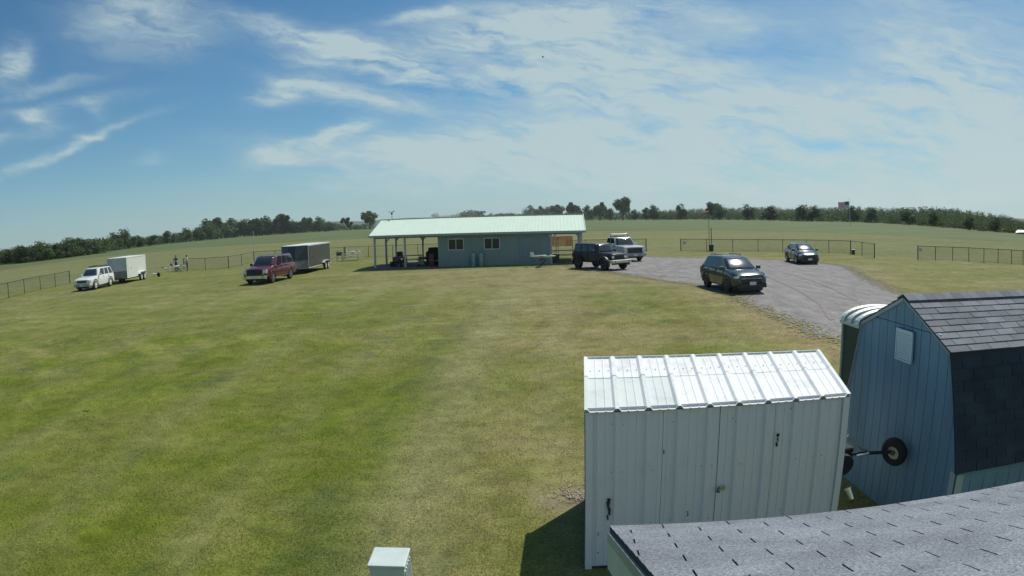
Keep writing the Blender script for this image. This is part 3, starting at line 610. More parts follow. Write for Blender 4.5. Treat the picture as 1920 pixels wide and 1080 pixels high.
# ------------------------------------------------------------------ the roof below the camera
def own_roof():
    e = Vector((0.9919, -0.1267, 0)).normalized(); h = Vector((-e.y, e.x, 0)); sl = R(18.4)
    d = h * math.cos(sl) + Vector((0, 0, -math.sin(sl))); n = e.cross(d) * -1
    if n.z < 0: n = -n
    KR = .76; org = Vector((0, 0, CAM_H)) - n * 0.61 * KR
    root = empty('shingled_shed', (2.6, 1.2, 0), 0, 'shed with grey granulated shingle roof at the bottom right, right under the camera', 'shed')
    inv = Matrix.Translation(root.location).inverted()
    LOW = 4.03 * KR; edge = lambda b: .085 * KR + (4.01 * KR - b) * .1065
    mb = MB(); mb.T = inv; P_ = lambda a, b, z: org + e * a + d * b + n * z
    cs = [(edge(LOW), LOW), (6.2, LOW), (6.2, -.35), (edge(-.35), -.35)]
    mb.add([P_(a, b, -.003) for a, b in cs] + [P_(a, b, -.022) for a, b in cs], [(0, 1, 2, 3), (7, 6, 5, 4), (0, 4, 5, 1), (1, 5, 6, 2), (2, 6, 7, 3), (3, 7, 4, 0)]); mb.build('roof_deck', M_under, root)
    mb = MB(); mb.T = inv
    shingles(mb, org, e, d, n, edge, 6.2, -.3, LOW); mb.build('roof', M_sh, root, label='sunlit grey shingles with dark slots')
    mb = MB(); mb.T = inv
    a0 = P_(edge(LOW) + .012, LOW - .01, -.024); a1 = P_(edge(-.3) + .012, -.3, -.024)
    def board(a, b, w, z0, z1, mb):
        s = (b - a).normalized().cross(Vector((0, 0, 1))).normalized() * w
        vs = [a + Vector((0, 0, z0)), b + Vector((0, 0, z0)), b + Vector((0, 0, z1)), a + Vector((0, 0, z1))]; vs += [v + s for v in vs]
        mb.add(vs, [(0, 1, 2, 3), (7, 6, 5, 4), (0, 4, 5, 1), (1, 5, 6, 2), (2, 6, 7, 3), (3, 7, 4, 0)])
    board(a0, a1, .022, 0, -.05, mb); mb.build('drip_edge', mat('grey_trim', (.30, .34, .33), .6), root)
    mb = MB(); mb.T = inv; board(a0, a1, .018, -.052, -.20, mb); mb.build('rake_board', M_trimg, root)
    mb = MB(); mb.T = inv; b0 = P_(edge(LOW) + .03, LOW - .03, -.026); b1 = P_(6.1, LOW - .03, -.026); board(b0, b1, .02, 0, -.15, mb); mb.build('eave_board', M_trimg, root)
    c = [P_(edge(LOW) + .30, LOW - .30, 0), P_(6.0, LOW - .30, 0), P_(6.0, -.35, 0), P_(edge(LOW) + .30, -.35, 0)]
    mb = MB(); mb.T = inv; top = [v - n * .03 for v in c]; bot = [Vector((v.x, v.y, 0)) for v in c]
    mb.add(bot + top, [(0, 1, 5, 4), (1, 2, 6, 5), (2, 3, 7, 6), (3, 0, 4, 7)]); mb.build('wall', mat('green_siding', (.20, .27, .26), .75, var=.1), root)
    # the other slope behind the camera
    r0, r1 = P_(edge(-.35), -.35, 0), P_(6.2, -.35, 0); q = Vector((-h.x, -h.y, 0)) * 3.6 + Vector((0, 0, -1.2))
    MBx = MB(); MBx.T = inv; MBx.add([r0, r1, r1 + q, r0 + q], [(0, 1, 2, 3)]); MBx.build('rear_roof', M_sh[0], root)
own_roof()
# ------------------------------------------------------------------ white ribbed metal shed
def shed_mat(name, base, stain, amt, rough=.38, seed=0.0):
    m = bpy.data.materials.new(name); m.use_nodes = True; nt = m.node_tree; N = nt.nodes; Lk = nt.links
    b = N['Principled BSDF']; b.inputs['Roughness'].default_value = rough; b.inputs['Specular IOR Level'].default_value = .45
    tc = N.new('ShaderNodeTexCoord'); mp = N.new('ShaderNodeMapping'); mp.inputs['Location'].default_value = (seed, seed, 0); Lk.new(tc.outputs['Object'], mp.inputs[0])
    n = N.new('ShaderNodeTexNoise'); n.inputs['Scale'].default_value = 2.3; n.inputs['Detail'].default_value = 9; n.inputs['Roughness'].default_value = .7; Lk.new(mp.outputs[0], n.inputs['Vector'])
    n2 = N.new('ShaderNodeTexNoise'); n2.inputs['Scale'].default_value = 28; n2.inputs['Detail'].default_value = 6; Lk.new(mp.outputs[0], n2.inputs['Vector'])
    ad = N.new('ShaderNodeMath'); ad.operation = 'MULTIPLY_ADD'; ad.inputs[1].default_value = .25; Lk.new(n2.outputs['Fac'], ad.inputs[0]); Lk.new(n.outputs['Fac'], ad.inputs[2])
    r = N.new('ShaderNodeValToRGB'); r.color_ramp.elements[0].position = .62 - amt; r.color_ramp.elements[1].position = .80
    r.color_ramp.elements[0].color = (*base, 1); r.color_ramp.elements[1].color = (*stain, 1); Lk.new(ad.outputs[0], r.inputs[0]); Lk.new(r.outputs[0], b.inputs['Base Color'])
    return m
M_shed_roof = shed_mat('white_roof_sheet', (.80, .81, .80), (.62, .65, .61), .0)
M_shed_roof2 = shed_mat('stained_roof_sheet', (.66, .70, .67), (.54, .59, .55), .03, seed=5)
M_shed_wall = shed_mat('white_wall_sheet', (.76, .735, .775), (.73, .70, .735), -.04, .45, seed=9)
M_rust = mat('bare_dark_metal', (.03, .04, .055), .8, var=.5, vscale=20)
M_screw = mat('grey_screw', (.2, .21, .2), .6)
SH = [Vector((.68, 6.20, 0)), Vector((3.50, 6.01, 0)), Vector((3.93, 7.62, 0)), Vector((.88, 8.02, 0))]
ZF, ZB = 1.81, 1.925
def shp(u, v, z=0.0):
    p = SH[0].lerp(SH[1], u).lerp(SH[3].lerp(SH[2], u), v); return Vector((p.x, p.y, z))
def rib_h(u, n=9):                           # height of the pressed profile at u (0..1)
    t = (u * n) % 1.0; t = min(t, 1 - t) * 0.316
    if t < .017: return .031
    if t < .042: return .031 * (1 - (t - .017) / .025)
    s = (u * n) % 1.0
    for c in (.36, .64):
        q = abs(s - c) * .316
        if q < .011: return .007 * (1 - q / .011)
    return 0.0
def rib_us(u0, u1, n=9):
    us = {u0, u1}
    for k in range(-1, n + 2):
        for dx in (-.042, -.017, .017, .042): us.add((k + dx / .316) / n)
        for c in (.36, .64):
            for dx in (-.011, 0, .011): us.add((k + c + dx / .316) / n)
    return sorted(q for q in us if u0 - 1e-6 <= q <= u1 + 1e-6)
def white_shed():
    root = empty('metal_shed', (2.2, 6.9, 0), 0, 'white ribbed metal shed with bright flat roof and double door, beside the blue barn', 'shed')
    inv = Matrix.Translation(root.location).inverted(); N_ = Vector((0, 0, 0))
    fn = Vector((-(SH[1] - SH[0]).y, (SH[1] - SH[0]).x, 0)).normalized() * -1   # outward at the front
    if fn.y > 0: fn = -fn
    uu = lambda px, py: (at(px, py, ZF).x - SH[0].x) / (SH[1].x - SH[0].x)
    s1, s2, s3 = uu(1246.2, 768), uu(1354.9, 763), uu(1460.8, 756)
    def panel(u0, u1, name, g=.0):
        mb = MB(); mb.T = inv; us = rib_us(u0 + g, u1 - g)
        for z0, z1 in ((.02, ZF - .012),):
            lo = [shp(u, 0, z0) + fn * rib_h(u) for u in us]; hi = [shp(u, 0, z1) + fn * rib_h(u) for u in us]
            mb.loft([lo, hi], cap=False, closed=False)
        return mb
    panel(0, s1, 'w').build('wall', M_shed_wall, root); panel(s3, 1, 'w').build('wall', M_shed_wall, root)
    d1 = panel(s1, s2, 'd', .0012).build('door', M_shed_wall, root); d2 = panel(s2, s3, 'd', .0012).build('door', M_shed_wall, root)
    # dark gaps behind the door edges
    mb = MB(); mb.T = inv
    for s in (s1, s2, s3): mb.box(shp(s, 0, .9) - fn * .01, (.016, .012, 1.74), math.atan2((SH[1] - SH[0]).y, (SH[1] - SH[0]).x))
    mb.build('door_gap', M_rust, root)
    # side and rear walls
    for (ua, va, ub, vb) in ((0, 0, 0, 1), (1, 0, 1, 1), (0, 1, 1, 1)):
        mb = MB(); mb.T = inv; k = 40; a = shp(ua, va); b = shp(ub, vb); nn_ = Vector(((b - a).y, -(b - a).x, 0)).normalized()
        if nn_.dot(a + b - shp(.5, .5) * 2) < 0: nn_ = -nn_
        lo, hi = [], []
        for i in range(k * 2 + 1):
            t = i / (k * 2); p = a.lerp(b, t); o = nn_ * (.018 if i % 8 in (0, 1) else 0.0) - nn_ * .006
            zt = (ZF + (ZB - ZF) * (va + (vb - va) * t)) - .012
            lo.append(Vector((p.x, p.y, .02)) + o); hi.append(Vector((p.x, p.y, zt)) + o)
        mb.loft([lo, hi], cap=False, closed=False); mb.build('wall', M_shed_wall, root)
    mb = MB(); mb.T = inv; mb.bar(shp(0, .006, ZF + .008), shp(1, .006, ZF + .008), .012, .045); mb.build('closure_strip', M_shed_wall, root)
    # corner trims
    for u in (0, 1):
        mb = MB(); mb.T = inv; p = shp(u, 0); mb.box((p.x + (.03 if u == 0 else -.022), p.y - .022, .9), (.075, .012, 1.80), math.atan2((SH[1] - SH[0]).y, (SH[1] - SH[0]).x)); mb.build('corner_trim', M_shed_wall, root)
    # roof: two courses of sheet, the rear one lapped over the front one
    def roof(v0, v1, lift, u0, u1, name, mt):
        mb = MB(); mb.T = inv; us = rib_us(u0, u1); rows = []
        for v in np.linspace(v0, v1, 5):
            rows.append([shp(u, v, ZF + (ZB - ZF) * v + rib_h(u) + lift) for u in us])
        mb.loft(rows, cap=False, closed=False)
        back = [[p - Vector((0, 0, .003)) for p in r] for r in rows]; mb.loft(back, cap=False, closed=False)
        o = mb.build(name, mt, root); return o
    roof(-.025, .60, .0, -.004, 3.02 / 9, 'roof_sheet', M_shed_roof2); roof(-.025, .60, .0015, 2.98 / 9, 1.004, 'roof_sheet', M_shed_roof)
    roof(.575, 1.02, .005, -.004, 1.004, 'roof_sheet', M_shed_roof)
    sm = None
    def screw(p, q, r):
        nonlocal sm
        if sm is None:
            m_ = MB(); m_.tube([(0, 0, 0), (0, 0, .006)], .0075, 6); sm = m_.build('screw', M_screw, root); o_ = sm
        else: o_ = sm.copy(); S.collection.objects.link(o_)
        o_.location = inv @ p; o_.scale = (r, r, 1); o_.rotation_mode = 'QUATERNION'; o_.rotation_quaternion = q.to_track_quat('Z', 'Y')
    for v in (.03, .72):
        for k in range(9):
            for c in (.18, .50, .82):
                if c == .5 and v > .5: pass
                u = (k + c) / 9; p = shp(u, v, ZF + (ZB - ZF) * v + .008 * (v > .5) + .001)
                screw(p, Vector((0, 0, 1)), 1.0)
    # rear and right flashing
    mb = MB(); mb.T = inv; mb.bar(shp(0, 1.025, ZB + .005), shp(1.0, 1.025, ZB + .005), .03, .05); mb.bar(shp(1.006, -.02, ZF + .012), shp(1.006, 1.02, ZB + .012), .022, .03); mb.build('flashing', mat('galvanised_trim', (.45, .5, .49), .45, .2), root)
    mb = MB(); mb.T = inv; a, b, c, dd = shp(0, -.005, 0), shp(1, -.005, 0), shp(1, 1, 0), shp(0, 1, 0)
    mb.add([a, b, c, dd] + [p + Vector((0, 0, .03)) for p in (a, b, c, dd)], [(0, 1, 5, 4), (1, 2, 6, 5), (2, 3, 7, 6), (3, 0, 4, 7)]); mb.build('sill', M_rust, root)
    # hasp and padlock
    px = shp(s2, 0, 0)
    def onwall(px_, py_):                    # the point of the front wall at that pixel
        r = ray(px_, py_); t = (SH[0] * 1.0).dot(fn) / r.dot(fn); return Vector((0, 0, CAM_H)) + r * t
    hp = onwall(1352, 913); hb = MB(); hb.T = inv; rz = math.atan2((SH[1] - SH[0]).y, (SH[1] - SH[0]).x)
    hb.box(hp + fn * .03, (.075, .008, .045), rz); hb.tube([hp + fn * .03 + Vector((-.03, 0, -.01)), hp + fn * .055 + Vector((-.03, 0, -.01))], .014, 8); hb.build('hasp', mat('zinc', (.42, .44, .43), .45, .7), d2)
    hb = MB(); hb.T = inv; q = hp + fn * .045 + Vector((-.04, 0, -.022)); hb.box(q, (.034, .018, .036), rz); hb.tube([q + Vector((-.012, 0, .018)), q + Vector((-.012, 0, .036)), q + Vector((.012, 0, .036)), q + Vector((.012, 0, .018))], .0045, 6); hb.build('padlock', mat('old_brass', (.12, .10, .07), .5, .6), d2)
    # flaked paint showing dark metal
    def flake(pix, sc, name='paint_flake'):
        c = onwall(*pix); mb = MB(); mb.T = inv; eu = (SH[1] - SH[0]).normalized(); pts = []
        for k in range(16):
            a = 2 * math.pi * k / 16; q = random.uniform(.55, 1.15); pts.append(c + fn * .0255 + eu * math.cos(a) * sc[0] * q + Vector((0, 0, math.sin(a) * sc[1] * q)))
        mb.add(pts, [tuple(range(16))]); mb.build(name, M_rust, root)
    for pix, sc in (((1140, 944), (.022, .05)), ((1142, 956), (.020, .06)), ((1139, 969), (.012, .045)), ((1141, 936), (.020, .03)), ((1244, 846), (.008, .028)), ((1457, 815), (.022, .024)), ((1457, 823), (.012, .03)), ((1455, 832), (.014, .03)), ((1289, 963), (.008, .028)), ((1288, 958), (.012, .009)), ((1121, 1000), (.004, .03)), ((1121, 1034), (.006, .02)), ((1378, 790), (.004, .007)), ((1482, 765), (.006, .012))): flake(pix, sc)
    for k in range(9):
        for c in (.18, .82):
            for z in (1.66, 1.15, .55):
                if random.random() < .4:
                    p = shp((k + c) / 9, 0, z + random.uniform(-.01, .01)); screw(p + fn * .001, fn, .7)
white_shed()
# ------------------------------------------------------------------ blue gambrel barn
M_blue = mat('blue_siding', (.145, .265, .355), .7, var=.16, vscale=2.5, bump=.25, bscale=40, stretch=(1, 1, .25))
def barn():
    root = empty('gambrel_barn', (4.66, 6.64, 0), 0, 'blue barn style shed with dark gambrel roof and pale square vent, at the right edge', 'shed')
    ax = R(-6); U = Vector((math.cos(ax), math.sin(ax), 0)); T_ = Vector((0, -1, 0)); L = 4.2
    prof = [(-1.36, 0), (-1.40, 1.10), (-1.035, 2.28), (0, 2.73), (1.035, 2.25), (1.40, 1.02), (1.36, 0)]
    P_ = lambda s, t, z: U * s + T_ * t + Vector((0, 0, z))
    mb = MB(); mb.loft([[P_(.02, t * .985, z - (.02 if z > 0 else 0)) for t, z in prof], [P_(L, t * .985, z - (.02 if z > 0 else 0)) for t, z in prof]]); mb.build('core_wall', M_blue, root)
    hz = lambda t: float(np.interp(t, [p[0] for p in prof[1:-1]], [p[1] for p in prof[1:-1]]))
    mb = MB(); n = 14; w = 2.72 / n                                     # grooved vertical boards on the gable
    for k in range(n):
        a = -1.36 + k * w + .005; b = a + w - .010
        seg = [a] + [q for q in (-1.035, 0, 1.035) if a < q < b] + [b]
        for zlo, zhi in ((0.0, 2.395), (2.403, 9)):
            top = [min(zhi, hz(t) - .012) for t in seg]
            if max(top) <= zlo + .01: continue
            top = [max(zlo + .002, z) for z in top]
            fr = [P_(-.012, t, zlo) for t in seg] + [P_(-.012, t, z) for t, z in zip(seg[::-1], top[::-1])]
            bk = [p + U * .03 for p in fr]; mb.loft([fr, bk])
    mb.build('gable_wall', M_blue, root)
    # side wall boards under the low eave
    mb = MB(); k = 0
    while k * .2 < L - .2:
        mb.box(P_(.12 + k * .2, 1.368, .48), (.19, .02, .96), ax); k += 1
    mb.build('side_wall', M_blue, root)
    mb = MB(); mb.box(P_(-.016, 1.325, .5), (.012, .085, 1.0), 0); mb.box(P_(.05, 1.385, .49), (.10, .012, .98), ax); mb.build('corner_trim', mat('pale_trim', (.42, .50, .50), .6), root)
    # rake trim
    mt = mat('grey_rake', (.30, .35, .38), .6)
    for (a, b) in ((1, 2), (2, 3), (3, 4)):
        mb = MB(); mb.bar(P_(-.03, prof[a][0], prof[a][1] - (.012)), P_(-.03, prof[b][0], prof[b][1] - .012), .035 if a < 3 else .022, .05 if a in (2,) else .028); mb.build('rake_board', mt, root)
    # roofs
    for (a, b, nm) in ((1, 2, 'lower_roof'), (2, 3, 'upper_roof'), (3, 4, 'upper_roof'), (4, 5, 'lower_roof')):
        p0, p1 = prof[a], prof[b]
        if a < 3: p0, p1 = p1, p0                    # p0 is the upper end
        o = P_(-.05, p0[0], p0[1] + .015); dn = (T_ * (p1[0] - p0[0]) + Vector((0, 0, p1[1] - p0[1]))); Ls = dn.length; dn.normalize(); nv = U.cross(dn)
        if nv.z < 0: nv = -nv
        if a == 4 or a == 1: ext = .03
        else: ext = .015
        mb = MB(); c = [o, o + U * (L + .08), o + U * (L + .08) + dn * (Ls + ext), o + dn * (Ls + ext)]
        mb.loft([[q - nv * .012 for q in c], [q + nv * .002 for q in c]]); rf = mb.build(nm, M_under, root)
        mb = MB(); shingles(mb, o + nv * .002, U, dn, nv, lambda b_: 0.0, L + .07, .0, Ls + ext - .002, expo=.125, tab=.305, gap=.008, th=.007, jit=.006)
        mb.build('shingles', M_shb if a == 3 else M_shb_shade, rf)
    mb = MB(); o = P_(-.05, 0, prof[3][1] + .035)
    for k in range(29):                                                   # ridge caps
        for sg in (-1, 1):
            q = o + U * (k * .143); dn = (T_ * sg * 1.035 + Vector((0, 0, -.46))).normalized(); mb.cur = k % 3
            vs = [q, q + U * .139, q + U * .139 + dn * .15, q + dn * .15]; mb.loft([vs, [v + Vector((0, 0, .008)) for v in vs]])
    mb.build('ridge_cap', M_shb, root)
    # vent
    mb = MB(); mb.box(P_(-.035, .08, 2.165), (.03, .345, .335), 0); vt = mb.build('vent', mat('pale_vent', (.48, .62, .64), .5, var=.05), root)
    mb = MB()
    for k in range(9): mb.box(P_(-.053, .08, 2.03 + k * .034), (.008, .30, .006), 0, rot=Matrix.Rotation(R(30), 3, 'Y'))
    mb.build('louvre', mat('vent_louvre', (.42, .52, .53), .6), vt)
    mb = MB()
    for zz in (1.985, 2.345): mb.box((P_(-.05, .08, zz)), (.02, .37, .02), 0)
    for tt in (-.10, .26): mb.box(P_(-.05, tt, 2.165), (.02, .02, .34), 0)
    mb.build('vent_frame', mat('pale_vent', (.5, .6, .6), .5), vt)
M_shb_shade = [shingle_mat('shaded_slate_shingle', (.036, .048, .064), .3), shingle_mat('shaded_slate_shingle_b', (.040, .052, .068), .3), shingle_mat('shaded_slate_shingle_c', (.032, .044, .060), .3)]  # same roof shingles, with the shade of the steep slope put into the colour
barn()
# ------------------------------------------------------------------ portable toilet
def potty():
    root = empty('portable_toilet', (5.83, 8.83, 0), 0, 'dark green portable toilet with white ribbed domed roof, peeking out behind the blue barn', 'toilet')
    M_pot = mat('dark_green_plastic', (.022, .05, .045), .55, var=.15); M_lid = mat('translucent_white_roof', (.36, .47, .41), .4, var=.06)
    w = .56
    o = MB().box((0, 0, 1.02), (w * 2 - .04, w * 2 - .04, 1.96)).build('cabin', M_pot, root)
    for sx in (-1, 1):
        for sy in (-1, 1): MB().box((sx * (w - .02), sy * (w - .02), 1.0), (.05, .05, 1.98)).build('corner_post', mat('grey_edge', (.28, .33, .32), .5), root)
    mb = MB(); rows = []
    for j in range(41):
        y = -w - .02 + (2 * w + .04) * j / 40; ridge_ = .0 if (j // 4) % 2 == 0 else 0; row = []
        for i in range(17):
            a = math.pi * i / 16; row.append((-math.cos(a) * (w + .02), y, 2.02 + math.sin(a) ** .8 * (.17 + ridge_)))
        rows.append(row)
    mb.loft(rows, cap=True); mb.build('roof', M_lid, root, smooth=True, ang=60)
    for yc in (-.48, -.24, 0, .24, .48):
        mb = MB(); mb.loft([[(-math.cos(a) * (w + .04), yc - .055, 2.04 + math.sin(a) ** .8 * .20), (-math.cos(a) * (w + .05), yc, 2.05 + math.sin(a) ** .8 * .21), (-math.cos(a) * (w + .04), yc + .055, 2.04 + math.sin(a) ** .8 * .20), (-math.cos(a) * w, yc, 2.0 + math.sin(a) ** .8 * .15)] for a in (math.pi * i / 16 for i in range(17))]); mb.build('roof_rib', mat('white_roof_rib', (.74, .76, .72), .45), root)
    mb = MB(); mb.box((0, 0, 2.0), (w * 2 + .06, w * 2 + .06, .05)); mb.build('roof_rim', mat('pale_rim', (.5, .57, .54), .5), root)
    MB().box((0, 0, .03), (w * 2 + .05, w * 2 + .05, .06)).build('skid', M_black, root)
    MB().box((0, -w + .005, 1.0), (.62, .02, 1.8)).build('door', mat('green_door', (.03, .07, .06), .5), root)
potty()
# ------------------------------------------------------------------ pale utility box at the bottom edge
def ubox():
    root = empty('utility_box', (-1.095, 4.77, 0), R(0), 'pale box with flat lid and ribbed side standing in the lawn at the bottom edge', 'box')
    M_ub = mat('pale_green_grey_paint', (.50, .57, .55), .5, var=.06, vscale=6)
    bevel(MB().box((0, 0, .49), (.29, .31, .98)).build('cabinet', M_ub, root), .008)
    bevel(MB().box((0, 0, .995), (.315, .335, .03)).build('lid', M_ub, root), .01)
    mb = MB()
    for k in range(5): mb.box((.149, -.12 + k * .06, .5), (.012, .02, .88))
    mb.build('rib', M_ub, root)
    MB().box((0, -.158, .7), (.16, .006, .2)).build('hatch', mat('grey_hatch', (.3, .33, .33), .5), root)
ubox()
# ------------------------------------------------------------------ the pavilion
PAV = Vector((-11.81, 53.95, .10))
M_roofg = mat('mint_metal_roof', (.60, .72, .60), .45, var=.03, vscale=1.2)
M_teal = mat('teal_siding', (.200, .275, .265), .75, var=.10, vscale=1.5, stretch=(1, 1, .3))
M_post = mat('grey_painted_wood', (.42, .43, .47), .75, var=.12, vscale=6)
def pav_pt(x, y, z=0.0):
    return pav.matrix_world @ Vector((x, y, z))
def pavilion():
    global pav
    pav = empty('pavilion', PAV, R(-4), 'long low pavilion with mint green metal roof, teal middle room and open ends', 'pavilion', ry=math.atan(.2 / 17.9))
    bpy.context.view_layer.update()
    L = 17.9; EZ, RZ, RY, BY = 2.75, 4.08, 4.4, 8.8
    mb = MB()                                                             # roof: ribbed sheets on both slopes
    def slope(y0, z0, y1, z1):
        xs = []; k = 0
        while k * .3 < L - .05: xs += [(k * .3, .0), (k * .3 + .012, .022), (k * .3 + .035, .022), (k * .3 + .047, 0)]; k += 1
        xs.append((L, 0)); mb.loft([[(x, y0, z0 + h) for x, h in xs], [(x, y1, z1 + h) for x, h in xs]], cap=False, closed=False)
    slope(0, EZ, RY, RZ); slope(BY, EZ, RY, RZ); mb.build('roof', M_roofg, pav)
    mb = MB(); mb.bar((0, RY, RZ + .025), (L, RY, RZ + .025), .30, .02); mb.build('ridge_cap', M_roofg, pav)
    for x in (-.01, L + .01):
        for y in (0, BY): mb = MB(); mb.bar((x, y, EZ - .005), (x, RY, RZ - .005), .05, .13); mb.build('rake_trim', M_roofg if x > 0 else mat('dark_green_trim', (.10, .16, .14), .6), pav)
    for y in (.02, BY - .02): mb = MB(); mb.bar((0, y, EZ - .095), (L, y, EZ - .095), .03, .15); mb.build('fascia', mat('grey_green_fascia', (.30, .38, .38), .6), pav)
    # soffit / underside
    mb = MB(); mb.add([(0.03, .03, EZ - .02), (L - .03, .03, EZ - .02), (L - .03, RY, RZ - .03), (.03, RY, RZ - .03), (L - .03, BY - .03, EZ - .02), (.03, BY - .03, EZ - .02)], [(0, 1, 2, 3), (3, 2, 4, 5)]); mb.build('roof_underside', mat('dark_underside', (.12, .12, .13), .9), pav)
    x0, x1 = 5.8, 14.87; y0, y1 = .5, 8.3
    mb = MB(); mb.box(((x0 + x1) / 2, (y0 + y1) / 2, EZ / 2 + .0), (x1 - x0 - .02, y1 - y0 - .02, EZ - .02)); mb.build('core', M_teal, pav)
    mb = MB(); w = .2; k = 0
    while x0 + k * w < x1 - .05: mb.box((x0 + k * w + w / 2, y0 - .008, 1.36), (w - .012, .02, 2.6)); k += 1
    mb.build('front_wall', M_teal, pav, label='teal grooved front wall')
    for (x, s) in ((x0, -1), (x1, 1)):
        mb = MB(); mb.box((x + s * .005, (y0 + y1) / 2, 1.4), (.02, y1 - y0, 2.68)); mb.build('side_wall', M_teal, pav)
    for cx in (7.3, 10.28):
        mb = MB(); a, b, z0, z1 = cx - .66, cx + .66, 1.34, 2.30
        for q in ((cx, z0 + .03, 1.32, .07), (cx, z1 - .03, 1.32, .07)): mb.box((q[0], y0 - .035, q[1]), (q[2], .05, q[3]))
        for x in (a + .03, b - .03): mb.box((x, y0 - .035, (z0 + z1) / 2), (.07, .05, z1 - z0 - .14))
        mb.box((cx, y0 - .038, (z0 + z1) / 2), (.055, .04, z1 - z0 - .14)); fr = mb.build('window', mat('cream_frame', (.50, .51, .52), .6), pav)
        for s in (-1, 1): MB().box((cx + s * .32, y0 - .03, (z0 + z1) / 2), (.57, .01, .82)).build('pane', mat('window_pane', (.02, .03, .04), .12, var=.1), fr)
    # sliding door with its track
    mb = MB(); mb.box((13.35, y0 - .03, 1.22), (1.9, .03, 2.35)); mb.build('sliding_door', mat('blue_grey_door', (.185, .245, .26), .75, var=.08), pav)
    mb = MB(); mb.box((13.35, y0 - .06, 2.47), (2.3, .07, .05)); mb.build('door_track', mat('pale_track', (.30, .42, .44), .5), pav)
    # posts with knee braces
    for (x, y) in ((.32, .6), (2.95, .6), (.32, 4.4), (.32, 8.2), (2.95, 8.2), (5.6, 8.2), (17.58, .6), (17.58, 8.2), (17.58, 4.4), (15.1, .62)):
        p = MB().box((x, y, 1.34), (.15, .15, 2.6)).build('post', M_post, pav)
        mb = MB()
        for s in (-1, 1):
            if y < 1 and x != 15.1: continue
            if (x < .5 and s < 0) or (x > 17 and s > 0) or (x == 5.6 and s > 0) or (x == 15.1 and s < 0): continue
            mb.bar((x + s * .07, y, 2.12), (x + s * .48, y, 2.56), .05, .10)
        if mb.v: mb.build('knee_brace', M_post, p)
    for (xa, xb, y) in ((.25, 5.75, .6), (14.9, 17.65, .6), (.25, 5.75, 8.2), (14.9, 17.65, 8.2)):
        MB().box(((xa + xb) / 2, y, 2.57), (xb - xa, .14, .22)).build('beam', mat('dark_beam', (.22, .22, .26), .8), pav)
    for (x) in (.32, 17.58): MB().box((x, 4.4, 2.57), (.12, 7.5, .13)).build('beam', mat('dark_beam', (.22, .22, .26), .8), pav)
    mb = MB(); mb.add([(.1, y_, z_) for y_, z_ in ((.05, EZ - .05), (BY - .05, EZ - .05), (RY, RZ - .06))] + [(.14, y_, z_) for y_, z_ in ((.05, EZ - .05), (BY - .05, EZ - .05), (RY, RZ - .06))], [(0, 1, 2), (5, 4, 3)])
    mb.build('gable', M_teal, pav)
    mb = MB(); mb.add([(L - .14, y_, z_) for y_, z_ in ((.05, EZ - .05), (BY - .05, EZ - .05), (RY, RZ - .06))] + [(L - .1, y_, z_) for y_, z_ in ((.05, EZ - .05), (BY - .05, EZ - .05), (RY, RZ - .06))], [(0, 1, 2), (5, 4, 3)])
    mb.build('gable', M_teal, pav)
    mb = MB(); mb.box((L / 2, 4.35, -.06), (L - .1, 8.4, .14)); mb.build('slab', mat('shaded_slab', (.13, .13, .15), .9, var=.2), pav)  # concrete coloured darker to carry the shadow under the roof
pavilion()

# ------------------------------------------------------------------ vehicles
def wheel_into(parent, x, y, r, w, rim, side):
    """tyre with its rim; side = +1 when the outer face looks to +y"""
    mb = MB(); prof = [(r * .62, -w * .5), (r * .90, -w * .5), (r * .985, -w * .36), (r, -w * .2), (r, w * .2), (r * .985, w * .36), (r * .90, w * .5), (r * .62, w * .5)]
    n = 24; rings = []
    for k in range(n + 1):
        a = 2 * math.pi * k / n; rings.append([(math.cos(a) * q, t, math.sin(a) * q) for q, t in prof])
    mb.loft(rings, cap=False); t = mb.build('wheel', M_dark, parent, smooth=True, loc=(x, y, r))
    mb = MB(); yo = side * w * .36; rr = r * .64
    mb.tube([(0, yo - side * .06, 0), (0, yo - side * .03, 0)], [rr * .98, rr * .98], 20)
    mb.cur = 1
    ns = 6
    for k in range(ns):
        a = 2 * math.pi * k / ns; d = Vector((math.cos(a), 0, math.sin(a))); mb.bar(Vector((0, yo + side * .015, 0)) + d * rr * .1, Vector((0, yo + side * .01, 0)) + d * rr * .93, rr * .28, .03)
    mb.tube([(0, yo - side * .02, 0), (0, yo + side * .03, 0)], [rr * .26, rr * .20], 12)
    ring = [[(math.cos(a) * q, yo + side * e, math.sin(a) * q) for q, e in ((rr * .86, .0), (rr * 1.02, .0), (rr * 1.02, .03), (rr * .90, .03))] for a in (2 * math.pi * k / 20 for k in range(21))]
    mb.loft(ring, cap=False); mb.build('rim', [M_black, rim], t, smooth=True)
    return t
